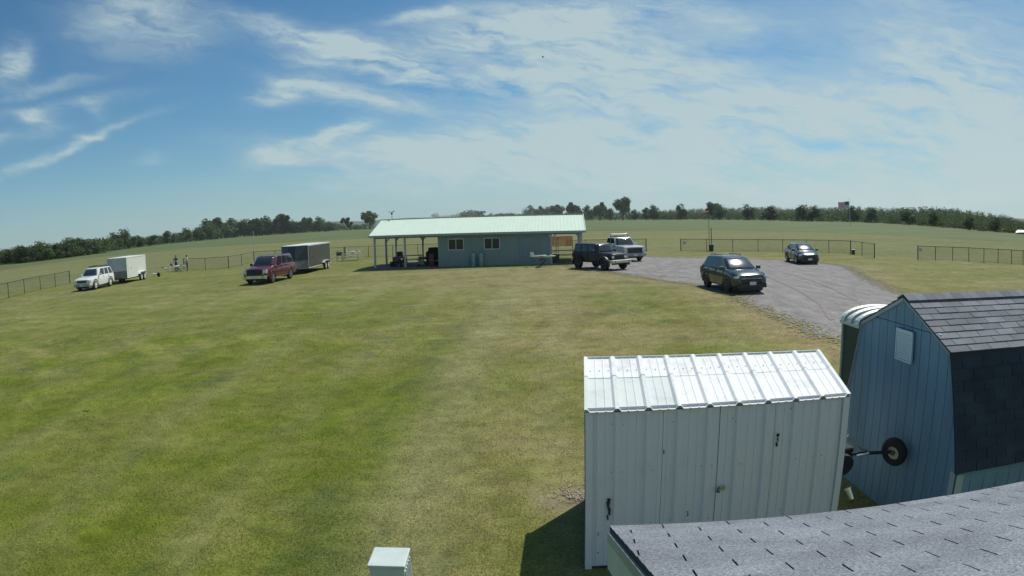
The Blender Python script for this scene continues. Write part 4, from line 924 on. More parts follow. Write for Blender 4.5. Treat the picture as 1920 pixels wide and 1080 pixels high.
def vehicle(name, label, x, y, head, sp, cat='car', group=None):
    root = empty(name, (x, y, 0), R(head), label, cat, group); g = sp.get
    L, Wd, H, wb, wr = sp['L'], sp['W'], sp['H'], sp['wb'], sp['wr']; hw = Wd / 2
    paint = sp['paint']; clad = sp.get('clad', M_black)
    st = sp['st']; nose = st[-1][0]; zn_lo = sp['zn'][3] - .06                                  # stations of the lower body: x, z bottom, z top, half width factor
    rings = []
    for (sx, zb, zt, wf) in st:
        w = hw * wf; m = zb + (zt - zb) * .42; k = sp.get('tum', .94)
        rings.append([(sx, s * ww, zz) for s, ww, zz in [(-1, w * .90, zb), (-1, w * .985, zb + .07), (-1, w, m), (-1, w * .985, zt - (zt - zb) * .20), (-1, w * k, zt - .03), (-1, w * (k - .06), zt), (-1, w * .4, zt + g('crown', .02)), (1, w * .4, zt + g('crown', .02)), (1, w * (k - .06), zt), (1, w * k, zt - .03), (1, w * .985, zt - (zt - zb) * .20), (1, w, m), (1, w * .985, zb + .07), (1, w * .90, zb)]])
    mb = MB(); mb.loft(rings); body = mb.build('body', [paint, M_black], root, smooth=True, ang=28)
    cut = MB()
    for sx in (wb / 2, -wb / 2):
        for s in (-1, 1): cut.tube([(sx, s * (hw + .2), wr * 1.0), (sx, s * (hw - .30), wr * 1.0)], wr * g('arch', 1.17), 24)
    co_ = cut.build('cut', M_black); bo = body.modifiers.new('b', 'BOOLEAN'); bo.operation = 'DIFFERENCE'; bo.object = co_; bo.solver = 'EXACT'; bo.material_mode = 'TRANSFER'
    apply_mods(body); body.data.name = 'body'; bpy.data.objects.remove(co_)
    body.data.polygons.foreach_set('use_smooth', [True] * len(body.data.polygons)); body.data.set_sharp_from_angle(angle=R(28))
    # cladding / flares around the arches
    for sx in (wb / 2, -wb / 2):
        for s in (-1, 1):
            n = 14; r0 = wr * g('arch', 1.17); rg = []
            for k in range(n + 1):
                a = R(-8) + (math.pi + R(16)) * k / n; c_, s_ = math.cos(a), math.sin(a)
                rg.append([(sx + c_ * q, s * yy, wr + s_ * q) for q, yy in ((r0, hw * .93), (r0 + .005, hw + g('flare', .015)), (r0 + g('flw', .06), hw + g('flare', .015) - .004), (r0 + g('flw', .06) + .01, hw * .93))])
            mb = MB(); mb.loft(rg); mb.build('wheel_arch', sp.get('archm', clad), root, smooth=True)
    # cabin
    bf, br, rf, rr_, zb, zr, wb_, wr_ = sp['cab']
    def P4(u, v, s, off=0.0):                      # u from the front 0 to the rear 1, v from the belt 0 to the roof 1
        xf = bf + (rf - bf) * v; xr = br + (rr_ - br) * v; w = wb_ + (wr_ - wb_) * v
        return Vector((xf + (xr - xf) * u, s * (w + off), zb + (zr - zb) * v))
    rg = []
    for v, ins in ((-.15, 0), (0, 0), (.5, .0), (.86, .0), (.96, .02), (1.0, .075)):
        w = wb_ + (wr_ - wb_) * max(v, 0) - ins; xf = bf + (rf - bf) * max(v, 0) - ins * 1.3; xr = br + (rr_ - br) * max(v, 0) + ins * 1.3; z = zb + (zr - zb) * v
        c = .10 if v > 0 else .04
        bl = g('bulge', .10) * (1 if v < .9 else .6)
        rg.append([(xf + bl * (1 - t * t), t * (w - c), z) for t in (-1, -.66, -.33, 0, .33, .66, 1)] + [(xf - c * .8, w, z), (xr + c * .8, w, z), (xr, w - c, z), (xr - .02, 0, z), (xr, -w + c, z), (xr + c * .8, -w, z), (xf - c * .8, -w, z)])
    mb = MB(); mb.loft(rg); mb.build('cabin', sp.get('roofm', paint), root, smooth=True, ang=40)
    def panel(pts, nm, m, th=.012, par=root):
        pts = [Vector(p) for p in pts]; n = (pts[1] - pts[0]).cross(pts[-1] - pts[0]).normalized(); c = sum(pts, Vector()) / len(pts)
        cen = Vector(((bf + br) / 2, 0, (zb + zr) / 2))
        if n.dot(c - cen) < 0: n = -n
        mb = MB(); mb.loft([[p - n * .02 for p in pts], [p + n * th for p in pts]]); return mb.build(nm, m, par)
    def fq(x0, x1, w0, w1, z0, z1, i0, i1): return [(x0, -w0 + i0, z0), (x0 + .028, 0, z0), (x0, w0 - i0, z0), (x1, w1 - i1, z1), (x1 + .028, 0, z1), (x1, -w1 + i1, z1)]
    def lerp(v): return bf + (rf - bf) * v, br + (rr_ - br) * v, wb_ + (wr_ - wb_) * v, zb + (zr - zb) * v
    mb = MB(); rows = []
    for j in range(7):
        v = .04 + .86 * j / 6; q = lerp(v); bow = .030 * math.sin(math.pi * j / 6)
        rows.append([(q[0] + .010 + bow + g('bulge', .10) * (1 - t * t), t * (q[2] - .10), q[3] + bow * .8) for t in (-1, -.75, -.5, -.25, 0, .25, .5, .75, 1)])
    mb.loft(rows, cap=False, closed=False); ws = mb.build('windshield', M_wind, root, smooth=True, ang=80); md = ws.modifiers.new('s', 'SOLIDIFY'); md.thickness = .006
    a, b = lerp(.30), lerp(.88); panel([(a[1] - .004, -a[2] + .14, a[3]), (a[1] - .004, a[2] - .14, a[3]), (b[1] - .004, b[2] - .15, b[3]), (b[1] - .004, -b[2] + .15, b[3])], 'rear_window', M_glass)
    for s in (-1, 1):
        for wi in sp['win']:
            u0, u1 = wi[0], wi[1]; v1 = .88; sk0 = wi[2] if len(wi) > 2 else 0; sk1 = wi[3] if len(wi) > 3 else 0
            panel([P4(u0, .07, s), P4(u1, .07, s), P4(u1 + sk1, v1, s), P4(u0 + sk0, v1, s)], 'side_window', M_glass, .006)
    # door lines and handles
    for xd in sp['doors']:
        for s in (-1, 1): MB().box((xd, s * (hw * .985 - .012), (sp['sill'] + zb) / 2), (.014, .04, zb - sp['sill'] - .08)).build('door_seam', M_black, body)
    bevel(MB().box((nose - .12, 0, zn_lo), (.2, hw * 1.7 * st[-1][3], .16)).build('valance', M_black, root), .03)
    for xd in sp['handles']:
        for s in (-1, 1): MB().box((xd, s * hw * .985, zb - .16), (.17, .035, .03)).build('door_handle', sp.get('handm', paint), root)
    for sx in (wb / 2, -wb / 2):
        for s in (-1, 1): wheel_into(root, sx, s * (hw - wr * .30 + g('wout', 0)), wr, wr * .62, sp['rim'], s)
    nose = st[-1][0]; tail = st[0][0]
    zn = sp['zn']                                   # grille z0 z1, lamp z, bumper z0 z1
    gr = bevel(MB().box((nose + .005, 0, (zn[0] + zn[1]) / 2), (.05, hw * g('gw', 1.1), zn[1] - zn[0])).build('grille', sp.get('grm', M_black), root), .02)
    if g('bars'):
        for k in range(sp['bars']): MB().box((nose + .035, 0, zn[0] + (zn[1] - zn[0]) * (k + .5) / sp['bars']), (.02, hw * g('gw', 1.1) - .06, .03)).build('grille_bar', sp.get('barm', M_chrome), gr)
    if g('slots'):
        for k in range(7): MB().box((nose + .034, (k - 3) * .105, (zn[0] + zn[1]) / 2), (.015, .05, (zn[1] - zn[0]) * .8)).build('grille_slot', M_dark, gr)
    if g('surround'):
        for s in (-1, 1): MB().box((nose + .03, s * (hw * g('gw', 1.1) / 2), (zn[0] + zn[1]) / 2), (.05, .055, zn[1] - zn[0] + .04)).build('grille_surround', M_chrome, gr)
    for s in (-1, 1):
        yl = s * (hw * g('lpos', .74)); ls = g('lamp', (.10, .34, .16))
        if g('roundlamp'):
            MB().tube([(nose - .02, s * .56, zn[2]), (nose + .05, s * .56, zn[2])], .10, 16).build('headlight', M_lamp, root)
        else:
            bevel(MB().box((nose - g('lset', .10), yl, zn[2]), (ls[0] + .12, ls[1], ls[2]), R(-s * g('lrot', 22))).build('headlight', M_lamp, root), .02)
        bevel(MB().box((tail + .05, s * hw * .86, zn[2] + .05), (.14, .16, .34)).build('tail_light', M_red, root), .02)
        if g('fog', 1): MB().tube([(nose + .0, s * hw * .68, (zn[3] + zn[4]) / 2 + .02), (nose + g('bump', .08) + .045, s * hw * .68, (zn[3] + zn[4]) / 2 + .02)], .055, 10).build('fog_lamp', sp.get('fogm', M_lamp), root)
        m_ = bevel(MB().box((bf - .18, s * (hw + .10), zb + .09), (.13, .22, .17)).build('mirror', sp.get('mirm', paint), root), .03)
    bw = hw * 2 * g('bw', st[-1][3] * 1.04)
    bb = bevel(MB().box((nose + g('bump', .08) / 2 - .02, 0, (zn[3] + zn[4]) / 2), (g('bump', .08) + .12, bw, zn[4] - zn[3])).build('front_bumper', sp.get('bumpm', clad), root), .03)
    bevel(MB().box((tail - .02, 0, (zn[3] + zn[4]) / 2 + .05), (.14, bw, zn[4] - zn[3])).build('rear_bumper', sp.get('bumpm', clad), root), .03)
    zpl = g('zpl', (zn[3] + zn[4]) / 2); MB().box((nose + g('bump', .08) + .05, g('ypl', 0), zpl), (.012, .34, .15)).build('licence_plate', M_plate, bb)
    MB().box((0, 0, sp['sill'] + .02), (wb * .96, Wd * .72, .16)).build('underbody', M_black, root)
    if g('rails'):
        for s in (-1, 1):
            mb = MB(); y_ = s * (wr_ - .12); mb.tube([(rf - .10, y_, zr - .01), (rf - .18, y_, zr + .05), (rr_ + .18, y_, zr + .05), (rr_ + .10, y_, zr - .01)], .018, 6); mb.build('roof_rail', sp.get('railm', M_black), root)
    if g('steps'):
        for s in (-1, 1): MB().box((0, s * (hw - .03), sp['sill'] - .02), (wb * .62, .14, .05)).build('side_step', M_chrome, root)
    MB().tube([(tail + 1.6, 0, .33), (tail + 1.62, 0, .33)], .04, 6).build('muffler', M_black, root)
    return root
def paint(name, c, metal=.35, rough=.28): return mat(name, c, rough, metal, var=.04, vscale=2, coat=.7)
P_white = paint('white_car_paint', (.70, .71, .66), 0, .35); P_red = paint('dark_red_car_paint', (.105, .008, .020), .2, .30); P_black = mat('black_car_paint', (.006, .010, .022), .35, 0, var=.05, coat=.15)
P_grey = paint('grey_green_car_paint', (.045, .058, .06), .6, .25); P_grey2 = paint('dark_grey_car_paint', (.04, .055, .065), .6, .25); P_silver = paint('silver_car_paint', (.55, .58, .58), .25, .32)
vehicle('sport_utility_vehicle', 'white sport utility vehicle with roof rack, in front of the white trailer at far left', -35.6, 47.32, -82.8, dict(
    L=4.8, W=1.86, H=1.80, wb=2.85, wr=.385, paint=P_white, rim=M_rimw, cab=(.86, -2.28, .30, -2.0, 1.12, 1.76, .86, .70),
    st=[(-2.38, .46, 1.02, .88), (-2.30, .36, 1.12, .96), (-1.4, .32, 1.14, 1), (0, .30, 1.13, 1), (.85, .30, 1.12, 1), (1.6, .32, 1.06, .985), (2.15, .36, .99, .95), (2.40, .42, .90, .84)],
    win=[(.10, .40, .02), (.44, .68), (.73, .95, 0, -.03)], doors=(.78, -.18, -1.12), handles=(-.02, -.95), sill=.32, zn=(.66, .86, .78, .36, .58), bars=0, rails=1, railm=M_black, bumpm=mat('grey_bumper', (.25, .26, .27), .5), lamp=(.10, .34, .20), grm=mat('dark_grille', (.03, .035, .045), .3)), 'car')
def roof_box_rack():
    r = bpy.data.objects['sport_utility_vehicle']; mb = MB()
    for x in (-.3, -1.3): mb.bar((x, -.72, 1.86), (x, .72, 1.86), .05, .03)
    for y in (-.5, .5): mb.bar((-.1, y, 1.89), (-1.6, y, 1.89), .04, .05)
    mb.build('roof_rack', M_black, r)
roof_box_rack()
vehicle('sport_utility_vehicle', 'long dark red sport utility vehicle with chrome bumper, parked in front of the grey trailer', -18.01, 46.54, -93.0, dict(
    L=5.76, W=2.03, H=1.96, wb=3.48, wr=.40, paint=P_red, rim=M_rim, cab=(1.10, -2.72, .50, -2.50, 1.24, 1.93, .93, .78),
    st=[(-2.86, .55, 1.10, .90), (-2.78, .46, 1.24, .97), (-1.6, .44, 1.26, 1), (0, .44, 1.25, 1), (1.1, .44, 1.24, 1), (1.9, .44, 1.20, .99), (2.5, .46, 1.15, .965), (2.76, .52, 1.06, .90)],
    win=[(.09, .33, .02), (.37, .60), (.64, .94, 0, -.02)], doors=(1.0, .0, -1.0), handles=(.15, -.85), sill=.46, zn=(.72, 1.06, .92, .42, .66), bars=3, surround=1, gw=1.36, steps=1, bumpm=M_chrome, bump=.14, lamp=(.10, .30, .26), barm=M_black, mirm=M_black, fogm=M_black, lset=.06, lrot=12, lpos=.82, archm=P_red, crown=.04), 'car')
vehicle('off_road_vehicle', 'black boxy off-road vehicle with pale front bumper, next to the right end of the pavilion', 6.37, 46.58, -57.58, dict(
    L=4.5, W=1.86, H=1.86, wb=2.95, wr=.40, paint=P_black, rim=mat('dark_rim', (.10, .10, .11), .4, .6), roofm=mat('black_hardtop', (.022, .024, .03), .55), cab=(.62, -2.08, .36, -2.02, 1.22, 1.84, .80, .70),
    st=[(-2.15, .62, 1.20, .86), (-2.10, .56, 1.24, .88), (-1.0, .54, 1.24, .88), (.6, .54, 1.24, .88), (.75, .56, 1.20, .84), (1.5, .60, 1.17, .74), (1.95, .66, 1.13, .66), (2.0, .70, 1.10, .64)],
    win=[(.07, .34), (.39, .64), (.69, .94)], doors=(.55, -.35, -1.25), handles=(-.2, -1.1), sill=.55, zn=(.72, 1.06, .92, .52, .72), slots=1, gw=.98, roundlamp=1, bumpm=mat('pale_steel_bumper', (.55, .55, .45), .4, .4), bump=.30, flare=.07, flw=.09, wout=.03, bw=.96, mirm=M_black, arch=1.2, tum=.97, ypl=.35, fogm=M_black), 'car')
def spare():
    r = bpy.data.objects['off_road_vehicle']; t = wheel_into(r, -2.27, 0, .40, .24, M_rim, -1); t.rotation_euler = (0, 0, R(90)); t.location = (-2.27, 0, 1.02); t.name = 'spare_wheel'
    MB().box((.45, 0, 1.25), (.5, 1.1, .02)).build('cowl', M_black, r)
spare()
tr = vehicle('pickup_truck', 'silver pickup truck with a board on its roof, standing behind the black off-road vehicle', 9.35, 55.4, -75, dict(
    L=5.8, W=2.0, H=1.93, wb=3.6, wr=.41, paint=P_silver, rim=M_rim, cab=(.98, -1.10, .52, -.92, 1.28, 1.96, .92, .76),
    st=[(-2.9, .58, 1.26, .97), (-2.0, .50, 1.28, 1), (-.9, .48, 1.30, 1), (.9, .48, 1.30, 1), (1.8, .48, 1.28, .99), (2.55, .50, 1.25, .98), (2.78, .56, 1.18, .95)],
    win=[(.10, .48, .02), (.54, .93)], doors=(.95, -.05, -1.05), handles=(.1, -.9), sill=.5, zn=(.70, 1.12, .98, .44, .66), bars=3, gw=1.45, bumpm=mat('grey_bumper', (.25, .26, .27), .5), grm=M_black, barm=mat('dark_bar', (.07, .07, .08), .4), bump=.12, lset=.04, lrot=10, lpos=.84, archm=P_silver, surround=1), 'pickup')
MB().box((-1.9, 0, 1.10), (1.55, 1.7, .30)).build('cargo_bed', mat('bed_liner', (.03, .03, .03), .8), tr)
MB().tube([(-.8, 0, 1.93), (-.8, 0, 2.14)], .012, 5).build('antenna', M_black, tr)
def roof_board():
    o = MB(); pts = []
    for k in range(13):
        t = k / 12; pts.append((-1.55 + 3.1 * t, .30 * math.sin(math.pi * min(1, max(0, t)) ** 1.0) ** .5, .06 * (2 * t - 1) ** 4))
    o.loft([[(x, -w - .001, z), (x, -w * .7, z - .06), (x, w * .7, z - .06), (x, w + .001, z), (x, w * .6, z + .05), (x, -w * .6, z + .05)] for x, w, z in pts])
    c, s = math.cos(R(-75)), math.sin(R(-75)); b = o.build('paddle_board', mat('white_board', (.72, .74, .72), .35), None, smooth=True, label='white paddle board with dark underside carried on the pickup roof', cat='board')
    b.location = (9.35 + c * -.3, 55.4 + s * -.3, 2.20); b.rotation_euler = (0, 0, R(20)); b.scale = (.56, .8, .8)
    for x in (.2, -.7): MB().box((x, 0, 2.0), (.05, 1.3, .05)).build('crossbar', M_black, tr); [MB().box((x, q, 2.03), (.05, .04, .14)).build('crossbar_mount', M_black, tr) for q in (-.6, .6)]
roof_board()
vehicle('compact_crossover', 'dark grey green crossover with sun glare on its windshield, nearest car on the gravel', 10.97, 31.2, -85.35, dict(
    L=4.6, W=1.85, H=1.70, wb=2.69, wr=.37, paint=P_grey, rim=mat('dark_rim', (.10, .10, .11), .4, .6), cab=(1.12, -2.08, .12, -1.62, 1.06, 1.66, .87, .66),
    st=[(-2.28, .46, 1.02, .86), (-2.2, .36, 1.10, .95), (-1.3, .30, 1.10, 1), (0, .28, 1.08, .99), (1.0, .28, 1.07, 1), (1.6, .30, 1.04, .99), (2.05, .32, .97, .95), (2.26, .36, .86, .86), (2.32, .44, .74, .78)],
    win=[(.12, .42, .02), (.46, .72), (.76, .93, 0, -.06)], doors=(.95, -.10, -1.05), handles=(.1, -.85), sill=.30, zn=(.52, .74, .80, .30, .50), gw=1.15, rails=1, lamp=(.10, .38, .10), lset=.14, lrot=30, lpos=.74, zpl=.52, fogm=M_black, crown=.035), 'car')
vehicle('hatchback', 'small dark grey hatchback with glaring windshield, far side of the gravel near the fence', 22.35, 46.75, -98.47, dict(
    L=4.3, W=1.77, H=1.50, wb=2.6, wr=.33, paint=P_grey2, rim=M_rim, cab=(1.12, -1.98, .12, -1.45, .96, 1.49, .81, .60),
    st=[(-2.12, .42, .90, .86), (-2.05, .32, .98, .95), (-1.2, .26, .98, 1), (0, .24, .96, .99), (1.0, .24, .95, 1), (1.5, .26, .90, .98), (1.95, .30, .82, .90), (2.15, .36, .70, .78)],
    win=[(.12, .42, .02), (.46, .72), (.76, .93, 0, -.06)], doors=(.95, -.10, -1.05), handles=(.1, -.85), sill=.26, zn=(.46, .60, .70, .26, .42), gw=1.0, lamp=(.10, .34, .14), lset=.14, lrot=30, lpos=.74, zpl=.40, fogm=M_black, crown=.035), 'car')
# ------------------------------------------------------------------ trailers
def trailer(label, x, y, head, L, Wd, zb, zt, nose, side, front, lower, roofm, wx, fend, slope=.0, tongue=1.2):
    root = empty('cargo_trailer', (x, y, 0), R(head), label, 'trailer', 'enclosed cargo trailers'); h = Wd / 2
    def ring(z, ins=0.0, ns=1.0): return [(-L + ins, -h + ins, z), (-L + ins, h - ins, z), (0, h - ins, z), (nose * ns - ins, h * .25, z), (nose * ns - ins, -h * .25, z), (0, -h + ins, z)]
    mb = MB(); r0, r1 = ring(zb), ring(zt, 0, 1 - slope); mb.loft([r0, r1]); o = mb.build('body', [side], root)
    zl = zb + (zt - zb) * .36
    for a, b in ((2, 3), (3, 4), (4, 5)):
        mb = MB(); mid = [Vector(p).lerp(Vector(q), .36) for p, q in zip(r0, r1)]
        for lo, hi, nm, m in ((r0, mid, 'stone_guard', lower), (mid, r1, 'nose_panel', front)):
            A, B_, C_, D_ = Vector(lo[a]), Vector(lo[b]), Vector(hi[b]), Vector(hi[a]); n = (B_ - A).cross(D_ - A).normalized()
            if n.x < 0: n = -n
            mb = MB(); mb.loft([[A, B_, C_, D_], [q + n * .012 for q in (A, B_, C_, D_)]]); mb.build(nm, m, root)
    mb = MB(); rt = ring(zt, -.02, 1 - slope); rt2 = ring(zt + .05, .10, 1 - slope); mb.loft([rt, [(p[0], p[1], zt + .03) for p in rt], rt2]); mb.build('roof', roofm, root)
    for s in (-1, 1):
        mb = MB(); mb.bar((-L, s * (h + .004), zt - .03), (0, s * (h + .004), zt - .03), .02, .07); mb.bar((-L, s * (h + .004), zb + .03), (0, s * (h + .004), zb + .03), .02, .07)
        mb.bar((-L + .02, s * (h + .004), zb), (-L + .02, s * (h + .004), zt), .02, .05); mb.bar((-.02, s * (h + .004), zb), (-.02, s * (h + .004), zt), .02, .05); mb.build('edge_trim', fend, root)
        mb = MB(); k = 1
        while k * .61 < L - .2: mb.box((-k * .61, s * (h + .002), (zb + zt) / 2), (.012, .006, zt - zb - .14)); k += 1
        mb.build('panel_seam', side if s < 0 else side, root)
        f = MB(); xx = [wx - .85, wx - .65, wx + .65, wx + .85]; f.loft([[(a, s * h, z), (a, s * (h + .26), z), (a, s * (h + .26), z + .03), (a, s * h, z + .03)] for a, z in zip(xx, (.62, .80, .80, .62))]); f.build('fender', fend, root)
        for q in (-.42, .42): wheel_into(root, wx + q, s * (h + .13), .34, .20, M_rimw, s)
    d = MB().box((-.75, h + .008, (zb + zt) / 2), (.75, .012, (zt - zb) * .84)).build('side_door', side, root); MB().box((-1.05, h + .02, (zb + zt) / 2 - .05), (.03, .03, .16)).build('handle', M_black, d)
    mb = MB(); mb.bar((nose * .5, h * .5, zb + .02), (nose + tongue, 0, zb), .08, .10); mb.bar((nose * .5, -h * .5, zb + .02), (nose + tongue, 0, zb), .08, .10); mb.build('drawbar', M_black, root)
    mb = MB(); mb.tube([(nose + tongue * .8, .0, .02), (nose + tongue * .8, 0, .75)], .035, 8); mb.build('jack', M_black, root)
    MB().box((-L / 2, 0, zb - .05), (L * .98, Wd * .8, .12)).build('chassis', M_black, root)
    for s in (-1, 1): MB().box((-L - .012, s * (h - .1), zb + .25), (.02, .08, .16)).build('tail_light', M_red, root)
    return root
M_wside = mat('white_trailer_panel', (.66, .70, .64), .4, var=.03); M_gfront = mat('grey_nose_panel', (.30, .33, .36), .45, var=.05)
wt = trailer('white enclosed cargo trailer with V nose greyed for shade, hitched behind the white vehicle', -35.7, 51.3, -80, 5.0, 2.1, .46, 2.32, .38, M_wside, mat('shaded_white_nose', (.36, .40, .45), .45), mat('grey_stone_guard', (.13, .16, .16), .5), mat('white_trailer_roof', (.7, .72, .68), .4), -3.6, M_wside, tongue=.9)  # nose of the white trailer painted grey for the shade on its front
trailer('long dark grey enclosed trailer with bright roof, hitched behind the dark red vehicle', -18.12, 53.0, -90, 6.9, 2.4, .44, 2.36, 1.15, mat('dark_grey_trailer_panel', (.060, .062, .055), .45, var=.06), mat('blue_grey_nose', (.040, .045, .062), .35, var=.05), mat('checker_plate', (.17, .17, .18), .4, .4, var=.2, vscale=14), mat('bright_trailer_roof', (.72, .74, .68), .28, .0), -5.0, mat('pale_fender', (.6, .64, .62), .4), slope=.45, tongue=1.0)
# ------------------------------------------------------------------ small things about the cars
def hand_cart():
    p = at(292, 519); root = empty('hand_cart', p, R(-15), 'low white cart with one black wheel lying behind the white trailer', 'cart')
    mb = MB(); mb.bar((-.45, 0, .35), (.15, 0, .30), .30, .06); mb.build('platform', M_white_metal, root)
    for x in (-.1, .12): MB().bar((x, 0, 0), (x, 0, .3), .05, .05).build('leg', M_white_metal, root)
    mb = MB(); mb.bar((.1, 0, .28), (.5, 0, .26), .04, .05); mb.build('handle', M_black, root)
    t = wheel_into(root, .48, 0, .22, .14, M_black, -1)
hand_cart()
# ------------------------------------------------------------------ fences
def mesh_mat():
    m = bpy.data.materials.new('chain_link'); m.use_nodes = True; nt = m.node_tree; N = nt.nodes; Lk = nt.links; b = N['Principled BSDF']; b.inputs['Base Color'].default_value = (.04, .045, .04, 1); b.inputs['Roughness'].default_value = .6
    tc = N.new('ShaderNodeTexCoord'); out = None
    for a in (45, -45):
        mp = N.new('ShaderNodeMapping'); mp.inputs['Rotation'].default_value = (0, R(a), 0); Lk.new(tc.outputs['Object'], mp.inputs[0]); s = N.new('ShaderNodeSeparateXYZ'); Lk.new(mp.outputs[0], s.inputs[0])
        f = N.new('ShaderNodeMath'); f.operation = 'PINGPONG'; f.inputs[1].default_value = .03; Lk.new(s.outputs[0], f.inputs[0])
        l = N.new('ShaderNodeMath'); l.operation = 'LESS_THAN'; l.inputs[1].default_value = .0020; Lk.new(f.outputs[0], l.inputs[0])
        if out is None: out = l.outputs[0]
        else: mxx = N.new('ShaderNodeMath'); mxx.operation = 'MAXIMUM'; Lk.new(out, mxx.inputs[0]); Lk.new(l.outputs[0], mxx.inputs[1]); out = mxx.outputs[0]
    tr = N.new('ShaderNodeBsdfTransparent'); mx = N.new('ShaderNodeMixShader'); Lk.new(out, mx.inputs[0]); Lk.new(tr.outputs[0], mx.inputs[1]); Lk.new(b.outputs[0], mx.inputs[2]); Lk.new(mx.outputs[0], N['Material Output'].inputs[0]); return m
M_link = mesh_mat()
def fence(pts, label, h=1.28, thick=()):
    root = empty('chain_link_fence', pts[0], 0, label, 'fence', 'black chain link fence runs'); o = pts[0]
    mb = MB(); mb.tube([p - o + Vector((0, 0, h)) for p in pts], .024, 6); mb.build('top_rail', M_fence, root)
    mb = MB(); mb.tube([p - o + Vector((0, 0, .05)) for p in pts], .007, 4); mb.build('bottom_wire', M_fence, root)
    for i, p in enumerate(pts):
        r = .048 if (i in (0, len(pts) - 1) or i in thick) else .030
        q = p - o; mb = MB(); mb.tube([q - Vector((0, 0, .05)), q + Vector((0, 0, h + .03)), q + Vector((0, 0, h + .06))], [r, r, r * .5], 8); mb.build('post', M_fence, root)
    for i in range(len(pts) - 1):
        a, b = pts[i], pts[i + 1]; d = b - a; L = d.length; mb = MB(); mb.add([(0, 0, .05), (L, 0, .05), (L, 0, h - .02), (0, 0, h - .02)], [(0, 1, 2, 3)]); m = mb.build('mesh_panel', M_link, root); m.location = a - o; m.rotation_euler = (0, 0, math.atan2(d.y, d.x))
def between(a, b, n): return [a.lerp(b, k / n) for k in range(n + 1)]
FA = [at(-46, 577), at(-15, 568), at(16.7, 559.3), at(46.5, 551.2), at(76.4, 544), at(104.3, 537.9), at(131.4, 531.8)]
fence(FA, 'black chain link fence running in from the left edge to the white vehicle')
A0 = at(345, 505.5); c1 = at(476.5, 491); c2 = at(646, 483.7); c3 = at(1211.7, 471.3)
fence([A0, at(385.5, 505.9), at(429, 503.1), at(453.5, 497.6), c1] + between(c1, c2, 4)[1:], 'black chain link fence from the two people past the trailer to the picnic table', thick=(2, 4))
fence(between(c2 + Vector((.12, 0, 0)), c3, 11), 'black chain link fence passing behind the pavilion and the pickup', h=1.3)
fence([at(1276.7, 470.4), at(1325, 471), at(1374, 471.5), at(1421.5, 471.7), at(1467.7, 472.5), at(1512, 473.3), at(1554.2, 474.2), at(1594.8, 476), at(1616.3, 479.8), at(1639.5, 484)], 'black chain link fence behind the gravel lot with a bend near the flag', h=1.22, thick=(7,))
fence([at(1720.9, 486), at(1754, 487.7), at(1786, 488.6), at(1816.3, 490), at(1844.6, 492.2), at(1871.3, 493.3), at(1896.2, 495), at(1918, 496.5), at(1945, 498.5)], 'black chain link fence reaching the right edge of the photo', h=1.12)
def sign(p, label, w=.38, h=.42, z=.82):
    root = empty('notice_sign', p, math.atan2(p.y, p.x) - R(90), label, 'sign', 'small white notices on the fence'); MB().box((0, -.06, z), (w, .015, h)).build('board', M_white_metal, root)
    mb = MB()
    for k in range(4): mb.box((0, -.069, z + .12 - k * .07), (w * .6, .003, .02))
    mb.build('printed_lines', mat('faded_print', (.35, .36, .4), .6), root)
    for s in (-1, 1): MB().box((s * w * .3, -.045, z), (.03, .03, .05)).build('clip', M_fence, root)
sign(at(1283.5, 470.6), 'white notice on the fence end at the near side of the pickup gap', z=.86)
sign(at(1725.5, 486.2), 'white notice on the post right of the wide fence gap', w=.30, h=.32, z=.82)
sign(at(653, 484), 'white notice on the fence just left of the pavilion', w=.36, h=.42, z=.80); sign(at(348.6, 505.4), 'white notice at the fence end behind the two people', w=.36, h=.5, z=.78)
def post_thing(name, label, cat, p, h, r, m, group=None):
    mb = MB(); mb.tube([(0, 0, 0), (0, 0, h * .6), (0, 0, h)], [r, r * .8, r * .5], 8); o = mb.build(name, m, None, loc=p, label=label, cat=cat, group=group); return o
post_thing('white_pole', 'thin white pole rising over the fence left of the red vehicle', 'pole', at(476, 489) + Vector((.0, .3, 0)), 4.0, .045, mat('white_pole_paint', (.5, .55, .5), .5))
